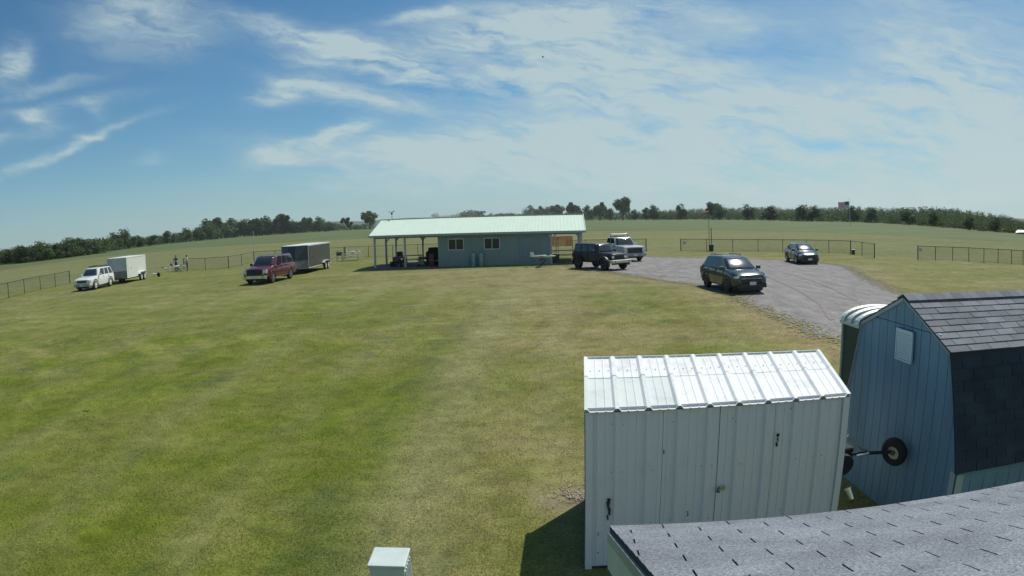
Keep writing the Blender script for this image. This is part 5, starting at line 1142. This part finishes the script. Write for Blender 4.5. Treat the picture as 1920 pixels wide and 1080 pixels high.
# flag
def flag():
    b = at(1594.5, 424); d = math.hypot(b.x, b.y); top = ond(1590.5, 373, d).z
    mast = empty('flag_pole', b, 0, 'tall thin pale flag pole standing in the crop field on the right', 'flag pole'); MB().tube([(0, 0, 0), (-.25, 0, top)], [.10, .05], 8).build('pole', mat('pale_pole', (.45, .55, .5), .5), mast); MB().ball((-.25, 0, top + .08), .12).build('finial', M_chrome, mast)
    m = [mat('flag_red', (.60, .05, .08), .8, var=.05), mat('flag_white', (.88, .88, .88), .8, var=.04), mat('flag_blue', (.03, .05, .13), .8, var=.1)]
    Wf, Hf = 3.75, 2.3; z1 = ond(1590, 378, d).z; nx = 26; mb = MB(); g = []
    def wv(u, v): return Vector((-.3 - u * Wf, .22 * math.sin(u * 9 + v) * u ** .5 - .2 * u, z1 - v * Hf - .20 * u * (1 - v) + .10 * math.sin(u * 7)))
    for j in range(13):
        for i in range(nx):
            u0, u1, v0, v1 = i / nx, (i + 1) / nx, j / 13, (j + 1) / 13; mb.cur = 2 if (j < 7 and u1 <= .405) else j % 2
            mb.add([wv(u0, v0), wv(u1, v0), wv(u1, v1), wv(u0, v1)], [(0, 1, 2, 3)])
    mb.cur = 1
    for r_ in range(9):
        for c_ in range(6 if r_ % 2 == 0 else 5):
            u = (.5 + c_ + (.5 if r_ % 2 else 0)) * .4 / 6 ; v = (r_ + .5) * (7 / 13) / 9; c = wv(u, v)
            for s in (-1, 1):
                pts = [c + Vector((math.sin(k * math.pi / 5) * (.055 if k % 2 == 0 else .023), s * .012, math.cos(k * math.pi / 5) * (.055 if k % 2 == 0 else .023))) for k in range(10)]; mb.add(pts, [tuple(range(10))])
    o = mb.build('flag', m, None, label='red, white and blue striped flag with stars, flying to the left from its pole', cat='flag'); o.location = b; o.rotation_euler = (0, 0, R(-30))
    md = o.modifiers.new('s', 'SOLIDIFY'); md.thickness = .004
flag()
def windsock():
    b = at(1330, 470); d = math.hypot(b.x, b.y); top = ond(1330.5, 397.5, d).z
    root = empty('wind_sock', b, 0, 'faded orange wind sock on a slender pole behind the fence', 'wind sock')
    MB().tube([(0, 0, 0), (0, 0, top * .55), (0, 0, top)], [.035, .028, .02], 8).build('pole', mat('steel_pole', (.09, .10, .10), .6), root)
    MB().tube([(.26, .05, 0), (.26, .05, 2.35)], .045, 8).build('support_post', mat('steel_pole', (.16, .17, .17), .6), root)
    mb = MB(); mb.tube([(0, 0, top - .05), (-.35, -.05, top - .08), (-.75, -.1, top - .20), (-1.1, -.14, top - .46)], [.15, .13, .10, .07], 12, cap=False)
    o = mb.build('sock', mat('faded_orange', (.30, .13, .09), .8, var=.2), root, smooth=True)
windsock()
def bin_(p, label, w, h, m, lidm, name='trash_bin'):
    root = empty(name, p, math.atan2(p.y, p.x) - R(90), label, 'bin', 'bins at the far fence'); mb = MB(); mb.loft([[(-w * .42, -w * .42, 0), (w * .42, -w * .42, 0), (w * .42, w * .42, 0), (-w * .42, w * .42, 0)], [(-w * .5, -w * .5, h), (w * .5, -w * .5, h), (w * .5, w * .5, h), (-w * .5, w * .5, h)]]); mb.build('container', m, root)
    bevel(MB().box((0, 0, h + .03), (w * 1.06, w * 1.06, .06)).build('lid', lidm, root), .015)
bin_(at(1330.5, 470.6) + Vector((0, -.6, 0)), 'dark bin at the foot of the wind sock pole', .50, .62, mat('dark_bin', (.03, .045, .055), .6), mat('dark_bin', (.03, .045, .055), .6))
bin_(at(1597, 476.8) + Vector((0, -.3, 0)), 'small dark bin with white lid at the bend of the fence', .38, .42, mat('grey_bin', (.07, .08, .08), .6), M_white_metal)
# ------------------------------------------------------------------ tables, grill
def picnic_table(p, rz, label, L=1.9, m=None, par=None, group='picnic tables'):
    m = m or M_wood; root = empty('picnic_table', p, rz, label, 'table', group)
    for k in range(5): MB().box((0, (k - 2) * .15, .75), (L, .14, .04)).build('top_plank', m, root)
    for s in (-1, 1): MB().box((0, s * .68, .45), (L, .26, .04)).build('bench', m, root)
    for x in (-L * .36, L * .36):
        for s in (-1, 1): MB().bar((x, s * .25, .73), (x, s * .62, .0), .04, .09).build('leg', m, root)
        MB().bar((x, -.78, .41), (x, .78, .41), .04, .09).build('crossbar', m, root)
    return root
picnic_table(Vector((-17.5, 70.4, 0)), R(6), 'picnic table out on the grass between grey trailer and pavilion', 2.2, mat('pale_table', (.42, .42, .40), .7, var=.15))
def grill(p, label, col, name='barbecue_grill', sc=1.0):
    root = empty(name, p, R(0), label, 'grill'); m = mat('grill_enamel', col, .45)
    mb = MB(); mb.loft([[(-.30, math.cos(a) * .22, .80 + math.sin(a) * .20) for a in (2 * math.pi * k / 16 for k in range(16))], [(.30, math.cos(a) * .22, .80 + math.sin(a) * .20) for a in (2 * math.pi * k / 16 for k in range(16))]]); mb.build('drum', m, root)
    for x in (-.25, .25):
        for y in (-.18, .18): MB().tube([(x, y, .65), (x * 1.15, y * 1.3, 0)], .018, 6).build('leg', m, root)
    MB().bar((-.15, -.24, .86), (.15, -.24, .86), .02, .02).build('handle', M_chrome, root); MB().box((.48, 0, .80), (.32, .36, .03)).build('side_shelf', m, root); MB().tube([(-.2, .05, .95), (-.2, .05, 1.15)], .035, 8).build('chimney', m, root)
    root.scale = (sc,) * 3; return root
grill(at(637, 489.5), 'black drum grill standing left of the picnic table on the grass', (.012, .014, .014))
# ------------------------------------------------------------------ model aircraft
def model_plane(p, rz, L, label, body_m, trim_m, tail='t', z=.0, roll=0, group=None):
    root = empty('model_airplane', p + Vector((0, 0, z)), rz, label, 'model airplane', group); root.rotation_euler = (roll, 0, rz)
    rings = []
    for t, r in ((0, .01), (.04, .035), (.15, .065), (.35, .08), (.55, .075), (.8, .05), (1, .022)):
        rings.append([(L * (.5 - t), math.cos(a) * r * L / 2 * 1.1, math.sin(a) * r * L / 2 * 1.25) for a in (2 * math.pi * k / 12 for k in range(12))])
    MB().loft(rings).build('fuselage', body_m, root, smooth=True)
    MB().ball((L * .22, 0, .04 * L), .045 * L, sc=(2.0, .7, .8)).build('canopy', M_glass, root, smooth=True)
    for s in (-1, 1):
        mb = MB(); sec = lambda y, x0, c, z_: [(x0, y, z_), (x0 - c * .35, y, z_ + .022 * L * .5), (x0 - c, y, z_), (x0 - c * .4, y, z_ - .006 * L)]
        mb.loft([sec(s * .02 * L, .10 * L, .24 * L, -.012 * L), sec(s * .46 * L, .02 * L, .12 * L, .01 * L)]); mb.build('wing', body_m, root)
        zt_ = .15 * L if tail == 't' else .02 * L
        mb = MB(); mb.loft([sec(0, -.36 * L, .13 * L, zt_), sec(s * .17 * L, -.40 * L, .09 * L, zt_)]); mb.build('tailplane', body_m, root)
        MB().tube([(-.02 * L, s * .09 * L, -.02 * L), (-.02 * L, s * .10 * L, -.11 * L)], .006 * L, 5).build('gear_leg', M_black, root)
        MB().tube([(-.02 * L, s * .09 * L, -.115 * L), (-.02 * L, s * .115 * L, -.115 * L)], .022 * L, 10).build('wheel', M_dark, root)
    mb = MB(); mb.loft([[(-.30 * L, -.005 * L, .02 * L), (-.49 * L, -.005 * L, .02 * L), (-.50 * L, -.003 * L, .165 * L), (-.38 * L, -.003 * L, .165 * L)], [(-.30 * L, .005 * L, .02 * L), (-.49 * L, .005 * L, .02 * L), (-.50 * L, .003 * L, .165 * L), (-.38 * L, .003 * L, .165 * L)]]); mb.build('tail_fin', trim_m, root)
    MB().tube([(.36 * L, 0, -.03 * L), (.36 * L, 0, -.11 * L)], .006 * L, 5).build('nose_leg', M_black, root); MB().tube([(.36 * L, -.012 * L, -.115 * L), (.36 * L, .012 * L, -.115 * L)], .018 * L, 10).build('nose_wheel', M_dark, root)
    return root
M_mw = mat('white_model_skin', (.72, .74, .68), .35, var=.03)
def stand(p, w, d, h, label, m):
    root = empty('folding_stand', p, 0, label, 'stand'); MB().box((0, 0, h - .015), (w, d, .03)).build('top', m, root)
    for s in (-1, 1):
        for t in (-1, 1): MB().bar((s * w * .42, t * d * .45, h - .03), (-s * w * .42, t * d * .45, 0), .03, .03).build('leg', m, root)
    return root
wp = at(1018, 503) ; wp = Vector((2.45, 50.6, 0))
stand(wp, .6, .4, .56, 'dark folding stand under the white model in front of the teal wall', M_black)
model_plane(wp, R(-8), 1.95, 'white model airplane with raised tail on a stand before the teal wall', M_mw, M_mw, 't', .56 + .225 + .02, roll=R(-5))
pj = at(334, 508.5); stand(pj, 1.2, .7, .30, 'low dark stand under the big model jet beside the two people', mat('teal_stand', (.05, .16, .17), .6))
model_plane(pj, R(3), 2.1, 'large white model jet with dark tail fin between the two people', M_mw, mat('purple_grey_fin', (.12, .11, .18), .5), 'low', .30 + .262)
model_plane(at(312, 505.5), R(12), 1.3, 'smaller white model airplane on the grass left of the two people', M_mw, mat('blue_grey_fin', (.10, .12, .2), .5), 'low', .155)
model_plane(Vector((-17.2, 70.4, 0)), R(10), 1.7, 'white model airplane lying on the picnic table out on the grass', M_mw, M_mw, 'low', .77 + .20)
# ------------------------------------------------------------------ people
def skin_mesh(name, V, E, rad, m, parent, sub=1, root=0, label=None):
    me = bpy.data.meshes.new(name); me.from_pydata(V, E, []); o = bpy.data.objects.new(name, me); link(o)
    o.modifiers.new('skin', 'SKIN'); 
    for i, r in enumerate(rad): me.skin_vertices[0].data[i].radius = (r, r) if isinstance(r, (int, float)) else r; me.skin_vertices[0].data[i].use_root = (i == root)
    s = o.modifiers.new('sub', 'SUBSURF'); s.levels = sub; s.render_levels = sub
    apply_mods(o); o.data.name = name; o.data.materials.clear(); o.data.materials.append(m); o.data.polygons.foreach_set('use_smooth', [True] * len(o.data.polygons)); o.parent = parent
    if label: o['label'] = label
    return o
def person(p, rz, label, shirt, trousers, shoes, cap, arm_l, arm_r, shorts=False):
    root = empty('person', p, rz, label, 'person'); M_skin = mat('skin', (.36, .20, .14), .55, var=.05)
    V = []; E = []; Rr = []
    def v(x, y, z, r, par=None): V.append((x, y, z)); Rr.append(r); 
    def add(x, y, z, r, par=None):
        V.append((x, y, z)); Rr.append(r)
        if par is not None: E.append((par, len(V) - 1))
        return len(V) - 1
    pel = add(0, 0, .95, (.15, .11)); wa = add(0, 0, 1.10, (.14, .10), pel); ch = add(0, .01, 1.32, (.16, .11), wa); nb = add(0, 0, 1.47, .065, ch); nk = add(.0, .0, 1.53, .055, nb); hd = add(0, -.015, 1.62, (.075, .085), nk); ht = add(0, -.01, 1.72, (.07, .08), hd); add(0, -.125, 1.625, .014, hd)
    for s, arm in ((-1, arm_l), (1, arm_r)):
        sh = add(s * .185, 0, 1.42, .058, ch); el = add(*arm[0], .042, sh); wr = add(*arm[1], .030, el)
        a = Vector(arm[0]); b = Vector(arm[1]); d = (b - a).normalized(); hn = b + d * .07; h_ = add(*hn, (.036, .02), wr)
        side = d.cross(Vector((0, 1, 0))); side = side.normalized() if side.length > .1 else Vector((1, 0, 0))
        for k in range(4):
            q = hn + d * .035 + side * (k - 1.5) * .020; f1 = add(*q, .009, h_); q2 = q + d * (.045 - .006 * abs(k - 1.5)) + Vector((0, -.008, 0)); add(*q2, .008, f1)
        q = b + d * .03 + side * -.045; t1 = add(*q, .010, wr); add(*(q + d * .03 - side * .012), .009, t1)
        hp = add(s * .09, 0, .88, .088, pel); kn = add(s * .11, -.015, .50, .060, hp); an = add(s * .12, .015, .09, .040, kn); ft = add(s * .13, -.13, .035, .038, an)
    skin_mesh('body', V, E, Rr, M_skin, root)
    def cl(name, pts, m, lab=None):
        Vc = [q[:3] for q in pts]; skin_mesh(name, Vc, [(q[4], i) for i, q in enumerate(pts) if q[4] is not None], [q[3] for q in pts], m, root, label=lab)
    al, ar = Vector(arm_l[0]), Vector(arm_r[0])
    cl('shirt', [(0, 0, 1.02, (.175, .135), None), (0, .005, 1.2, (.165, .128), 0), (0, .01, 1.36, (.185, .13), 1), (-.20, 0, 1.42, .075, 2), (al.x * .8 - .04, al.y * .6, (al.z + .25 * (1.42 - al.z)), .066, 3), (.20, 0, 1.42, .075, 2), (ar.x * .8 + .04, ar.y * .6, (ar.z + .25 * (1.42 - ar.z)), .066, 5), (0, 0, 1.47, .08, 2)], shirt)
    kz = .52 if shorts else .12
    cl('trousers', [(0, 0, 1.03, (.165, .125), None), (0, 0, .93, (.17, .13), 0), (-.095, 0, .82, .105, 1), (-.112, -.01, .52, .082, 2), (-.12, .01, kz if not shorts else .50, .066, 3), (.095, 0, .82, .105, 1), (.112, -.01, .52, .082, 5), (.12, .01, kz if not shorts else .50, .066, 6)], trousers)
    for s in (-1, 1): skin_mesh('shoe', [(s * .12, .04, .055), (s * .13, -.06, .05), (s * .135, -.17, .035)], [(0, 1), (1, 2)], [.055, .055, .04], shoes, root)
    mb = MB(); mb.ball((0, -.005, 1.70), .098, sc=(1, 1.12, .85)); mb.box((0, -.14, 1.70), (.13, .13, .015)); mb.build('cap', cap, root, smooth=True)
    for s in (-1, 1): MB().ball((s * .03, -.098, 1.655), .011, 6, 5).build('eye', M_black, root)
    return root
person(at(335, 506.5) + Vector((.2, -.9, 0)), R(10), 'person in blue shirt and dark trousers with a cap, standing at the left', mat('blue_shirt', (.06, .10, .25), .8), mat('navy_trousers', (.02, .03, .055), .8), M_black, mat('dark_cap', (.02, .025, .03), .8), ((-.27, -.02, 1.17), (-.25, -.16, .98)), ((.27, -.04, 1.17), (.22, -.24, 1.12)))
person(at(357, 507.0) + Vector((.1, -.9, 0)), R(-60), 'person in white shirt and dark trousers with red shoes, standing at the right', mat('white_shirt', (.62, .62, .58), .8), mat('purple_grey_trousers', (.05, .045, .08), .8), mat('red_shoe', (.30, .04, .05), .7), mat('dark_cap', (.02, .025, .03), .8), ((-.27, -.04, 1.17), (-.22, -.22, 1.02)), ((.27, .0, 1.16), (.28, -.08, .92)))
# ------------------------------------------------------------------ things in and by the pavilion
PAVM = pav.matrix_world.copy(); bpy.context.view_layer.update(); PAVM = pav.matrix_world.copy()
def pv(x, y, z=0.0): return PAVM @ Vector((x, y, z + .012))
picnic_table(pv(3.0, 3.0), R(-4), 'picnic table inside the open left bay of the pavilion', 1.8).scale = (1.15,) * 3
picnic_table(pv(16.2, 4.3), R(-4), 'picnic table in the open right bay of the pavilion', 1.8, mat('pale_table', (.42, .42, .40), .7, var=.15)).scale = (1.25,) * 3
def mower():
    root = empty('riding_mower', pv(1.95, 2.2), R(-94), 'dusty maroon riding mower parked under the open left bay', 'mower'); m = mat('maroon_hood', (.10, .055, .085), .5, var=.15)
    bevel(MB().box((.42, 0, .55), (.75, .48, .34)).build('hood', m, root), .06); bevel(MB().box((-.15, 0, .36), (1.3, .56, .14)).build('chassis', M_black, root), .02)
    bevel(MB().box((0, 0, .22), (.7, 1.05, .16)).build('mowing_deck', m, root), .04); bevel(MB().box((-.42, 0, .62), (.42, .44, .14)).build('seat', M_black, root), .04); bevel(MB().box((-.62, 0, .84), (.12, .44, .38)).build('seat_back', M_black, root), .04)
    mb = MB(); mb.tube([(.02, 0, .5), (-.12, 0, .92)], .02, 6); mb.build('steering_column', M_black, root)
    mb = MB(); c = Vector((-.12, 0, .92)); mb.tube([c + Vector((math.sin(.3) * math.cos(a) * .17 + math.cos(a) * .12, math.sin(a) * .18, math.cos(a) * .05)) for a in (2 * math.pi * k / 14 for k in range(15))], .014, 5); mb.build('steering_wheel', M_black, root)
    for s in (-1, 1): root.scale = (1.2,) * 3; wheel_into(root, -.55, s * .38, .28, .24, M_rim, s); wheel_into(root, .55, s * .36, .20, .16, M_rim, s); fb = bevel(MB().box((-.55, s * .36, .60), (.62, .26, .06)).build('mudguard', m, root), .02)
mower()
def chest():
    root = empty('tool_chest', pv(5.05, 1.5), R(-4), 'dark red upright tool chest at the teal side wall of the left bay', 'tool chest'); m = mat('dark_red_enamel', (.10, .02, .03), .4)
    MB().box((0, 0, .58), (.42, .45, .92)).build('cabinet', m, root)
    for k in range(5): MB().box((0, -.232, .2 + k * .18), (.38, .012, .155)).build('drawer', m, root)
    for sx in (-1, 1):
        for sy in (-1, 1): MB().tube([(sx * .17, sy * .18 - .02, .06), (sx * .17, sy * .18 + .02, .06)], .055, 8).build('caster', M_black, root)
chest()
def genset():
    root = empty('generator', pv(4.25, 1.6), R(-4), 'dark green engine set with open tube frame next to the tool chest', 'generator'); m = mat('dark_green_enamel', (.02, .06, .055), .5)
    for s in (-1, 1):
        MB().tube([(-.42, s * .28, .05), (-.42, s * .28, .78), (.42, s * .28, .78), (.42, s * .28, .05), (-.42, s * .28, .05)], .02, 6).build('frame', m, root)
    bevel(MB().box((0, 0, .66), (.62, .44, .2)).build('fuel_tank', m, root), .05); bevel(MB().box((-.1, 0, .32), (.42, .36, .34)).build('engine', mat('pale_engine', (.16, .2, .2), .5), root), .04); MB().tube([(.14, -.0, .3), (.40, 0, .3)], .14, 14).build('alternator', m, root)
    for x in (-.3, .3): MB().tube([(x, -.33, .1), (x, -.27, .1)], .10, 12).build('wheel', M_dark, root)
genset()
def covered_grill():
    root = empty('covered_grill', pv(4.95, 3.1), R(-4), 'big black covered grill against the teal side wall in the left bay', 'grill'); m = mat('black_cover', (.014, .014, .02), .85, bump=.6, bscale=6)
    mb = MB(); rg = []
    for z, w, d in ((.05, .58, .34), (.6, .56, .33), (1.0, .55, .33), (1.10, .40, .30), (1.28, .34, .24), (1.36, .2, .12)):
        rg.append([(math.copysign(abs(math.cos(a)) ** .4, math.cos(a)) * w * (1 + .04 * math.sin(5 * a + z * 9)), math.copysign(abs(math.sin(a)) ** .4, math.sin(a)) * d, z) for a in (2 * math.pi * (k + .5) / 24 for k in range(24))])
    mb.loft(rg); mb.build('cover', m, root, smooth=True)
    for sx in (-1, 1): MB().tube([(sx * .42, -.3, .05), (sx * .42, -.24, .05)], .06, 8).build('caster', M_black, root)
    root.scale = (1.2, 1.2, 1.12)
    for sx in (-1, 1): MB().ball((sx * .26, 0, 1.22), .16, sc=(1, .8, .8)).build('lump', m, root, smooth=True)
covered_grill()
MB().bar((-.5, 0, .55), (.5, 0, .47), .20, .03).build('plank', M_wood, None, loc=pv(5.45, 1.0), label='pale plank sticking out beside the dark red tool chest', cat='plank')
for k, (x, lab) in enumerate(((8.74, 'left one of the two grey cylinders between the windows'), (9.38, 'right one of the two grey cylinders between the windows'))):
    root = empty('gas_cylinder', pv(x, .18, -.16), 0, lab, 'cylinder', 'grey cylinders at the teal wall'); m = mat('grey_cylinder_paint', (.21, .31, .33), .5, var=.06)
    mb = MB(); mb.tube([(0, 0, .03), (0, 0, .06), (0, 0, 1.10), (0, 0, 1.20), (0, 0, 1.24)], [.17, .19, .19, .14, .05], 20); mb.build('tank', m, root, smooth=True); MB().tube([(0, 0, 1.23), (0, 0, 1.33)], .025, 8).build('valve', M_black, root)
    mb = MB(); mb.tube([(0, 0, 0), (0, 0, .04)], .18, 20); mb.build('foot_ring', m, root)
    mb = MB(); mb.tube([(.19 * math.cos(a), .19 * math.sin(a), .9) for a in (2 * math.pi * q / 20 for q in range(21))], .006, 4, cap=False); mb.build('strap', M_black, root)
def storage_box():
    root = empty('storage_box', pv(15.45, 1.5), R(-4), 'dark grey storage box standing at the left of the open right bay', 'box'); m = mat('dark_plum_box', (.05, .05, .075), .6)
    bevel(MB().box((0, 0, .36), (.62, .5, .70)).build('case', m, root), .02); bevel(MB().box((0, 0, .74), (.66, .54, .07)).build('lid', m, root), .015); MB().box((0, -.28, .66), (.12, .03, .05)).build('latch', M_chrome, root)
storage_box()
def net():
    root = empty('safety_net', pv(14.95, 9.3), R(-4), 'orange plastic safety net strung across the back of the right bay', 'net'); m = mat('orange_plastic', (.75, .17, .12), .7, var=.10); mb = MB()
    W_, z0, z1 = 2.1, 1.12, 1.98
    for k in range(8): mb.box((W_ / 2, 0, z0 + (z1 - z0) * k / 7), (W_, .006, .07))
    for k in range(16):
        hgt = (z1 - z0) if k in (0, 1, 2, 11, 12, 13, 14, 15) else (z1 - z0) * .35
        mb.box((W_ * k / 15, .007, z1 - hgt / 2), (.07 if hgt > .5 else .06, .006, hgt))
    mb.build('mesh', m, root)
    for x in (.0, .75, 2.1): MB().tube([(x, .02, 0), (x, .02, 2.0)], .022, 6).build('stake', M_fence, root)
net()
def station():
    p = PAVM @ Vector((.95, 4.4, 4.13)); root = empty('weather_station', p, 0, 'small weather station mast on the left end of the pavilion ridge', 'weather station'); m = M_black
    MB().tube([(0, 0, -.05), (0, 0, .62)], .022, 6).build('mast', m, root); MB().box((0, 0, .48), (.16, .14, .14)).build('sensor_box', m, root); MB().bar((-.22, 0, .60), (.18, 0, .60), .02, .02).build('arm', m, root)
    for k in range(3): MB().ball((-.22 + .06 * math.cos(k * 2.1), .06 * math.sin(k * 2.1), .66), .035, 6, 5).build('wind_cup', m, root)
    MB().box((.17, 0, .66), (.16, .01, .08)).build('vane', m, root)
station()
# ------------------------------------------------------------------ the upended cart between the sheds
def upended_cart():
    root = empty('upended_cart', (4.1, 6.4, 0), 0, 'black cart tipped on end between white shed and blue barn, one wheel in the air', 'cart'); m = mat('black_frame', (.022, .024, .034), .85, var=.3)
    ax = Vector((.36, -.07, .93)); MB().tube([Vector((-.22, .03, .95)), ax], .022, 8).build('axle', m, root)
    t = MB(); prof = [(.09, -.055), (.15, -.055), (.178, -.03), (.184, 0), (.178, .03), (.15, .055), (.09, .055)]; n = 24
    t.loft([[(q2, math.cos(a) * q, math.sin(a) * q) for q, q2 in prof] for a in (2 * math.pi * k / n for k in range(n + 1))], cap=False); w = t.build('wheel', M_dark, root, smooth=True); w.location = ax; w.rotation_euler = (0, R(-8), R(28))
    hb = MB(); hb.tube([(-.03, 0, 0), (.03, 0, 0)], .092, 18); hb.build('rim', mat('cream_rim', (.50, .46, .36), .6, var=.15), w); hb = MB(); hb.tube([(-.055, 0, 0), (-.02, 0, 0)], .03, 10); hb.build('hub', mat('brown_hub', (.16, .10, .08), .6), w)
    MB().tube([(-.30, .05, .80), (-.30, .35, .85)], .14, 16).build('drum', m, root); bevel(MB().box((-.22, .2, .92), (.16, .2, .16)).build('gearbox', m, root), .03)
    MB().tube([(-.32, 0, 1.2), (-.12, 0, 1.02), (-.02, 0, .98)], .018, 6).build('lever', M_rim, root); MB().tube([(-.22, -.10, .97), (-.06, -.12, .99)], .012, 6).build('rod', M_rim, root)
    for x in (-.42, -.30): MB().bar((x, .2, 0), (x, .15, 1.0), .05, .05).build('frame_rail', m, root)
    MB().bar((-.42, .2, .12), (-.30, .2, .12), .05, .05).build('crossbar', m, root); mb = MB(); mb.tube([(-.30, -.12, .58), (-.26, -.18, .46), (-.24, -.18, .40)], [.05, .035, .015], 10); mb.build('funnel', M_chrome, root, smooth=True)
upended_cart()
# ------------------------------------------------------------------ far barn on the right, bird, clod
def far_barn():
    p = at(1922, 440.5); d = math.hypot(p.x, p.y); root = empty('farm_building', p, math.atan2(p.y, p.x) - R(90), 'white farm building with pale roof at the far right edge', 'building'); s = d / 1234
    w, h, h2, dp = 34 * s, 4 * s, 8 * s, 12 * s
    MB().box((0, dp / 2, h / 2), (w, dp, h)).build('wall', mat('grey_farm_wall', (.25, .3, .32), .7), root)
    mb = MB(); mb.add([(-w / 2 - .3, -.3, h), (w / 2, -.3, h), (w / 2, dp / 2, h2), (-w / 2 + 2 * s, dp / 2, h2), (w / 2, dp, h), (-w / 2, dp, h)], [(0, 1, 2, 3), (3, 2, 4, 5)]); r = mb.build('roof', M_white_metal, root); md = r.modifiers.new('s', 'SOLIDIFY'); md.thickness = .15
    for k in range(3): MB().box((-w / 2 + (k + 1) * w / 4, -.05, h * .45), (1.2, .1, 1.0)).build('window', M_glass, root)
far_barn()
def bird():
    c = Vector((0, 0, CAM_H)) + ray(1018, 107) * 60; root = MB(); root.ball((0, 0, 0), .045, 8, 6, (2.2, 1, 1)); b = root.build('bird', M_black, None, smooth=True, loc=c, label='tiny dark bird high in the sky', cat='bird')
    for s in (-1, 1): mb = MB(); mb.add([(.05, 0, .01), (-.05, 0, .01), (-.06, s * .10, .09), (.02, s * .11, .09), (-.05, s * .2, .05)], [(0, 1, 2, 3), (3, 2, 4)]); w = mb.build('wing', M_black, b); md = w.modifiers.new('s', 'SOLIDIFY'); md.thickness = .006
bird()
def clod():
    p = at(162, 771.5); mb = MB(); mb.ball((0, 0, .012), .03, 8, 5, (1.7, .8, .5)); mb.bar((-.12, 0, .01), (.1, .01, .02), .012, .01); mb.build('twig', M_bark, None, loc=p, label='small dark twig lying alone in the lawn at left', cat='twig')
clod()
def litter():
    mb = MB(); c = at(1078, 928)
    for k in range(110):
        p = c + Vector((random.gauss(.02, .13), random.gauss(0, .13), .01 + random.random() * .02)); a = random.uniform(0, 3.1); l = random.uniform(.02, .07); d = Vector((math.cos(a), math.sin(a), random.uniform(-.1, .2))) * l; mb.bar(p - d, p + d, .010, .006)
    mb.build('leaf_litter', mat('dry_leaves', (.34, .28, .20), .9, var=.4, vscale=40), None, label='dry leaves and twigs on the bare patch beside the white shed', cat='leaves', kind='stuff')
litter()
# ------------------------------------------------------------------ air
def haze():
    hb = MB().box((0, 1500, 78), (7200, 9400, 160)); 
    m = bpy.data.materials.new('haze_air'); m.use_nodes = True; nt = m.node_tree; nt.nodes.remove(nt.nodes['Principled BSDF'])
    v = nt.nodes.new('ShaderNodeVolumePrincipled'); v.inputs['Color'].default_value = (.80, .88, .95, 1); v.inputs['Density'].default_value = 0.00010; v.inputs['Anisotropy'].default_value = 0.3
    nt.links.new(v.outputs[0], nt.nodes['Material Output'].inputs['Volume'])
    hb.build('haze', m, label='thin pale haze over the fields', cat='haze', kind='stuff')
haze()
S.cycles.max_bounces = 5; S.cycles.diffuse_bounces = 3; S.cycles.volume_bounces = 1; S.cycles.transparent_max_bounces = 16; S.cycles.glossy_bounces = 3
W.cycles.sampling_method = 'MANUAL'; W.cycles.sample_map_resolution = 512
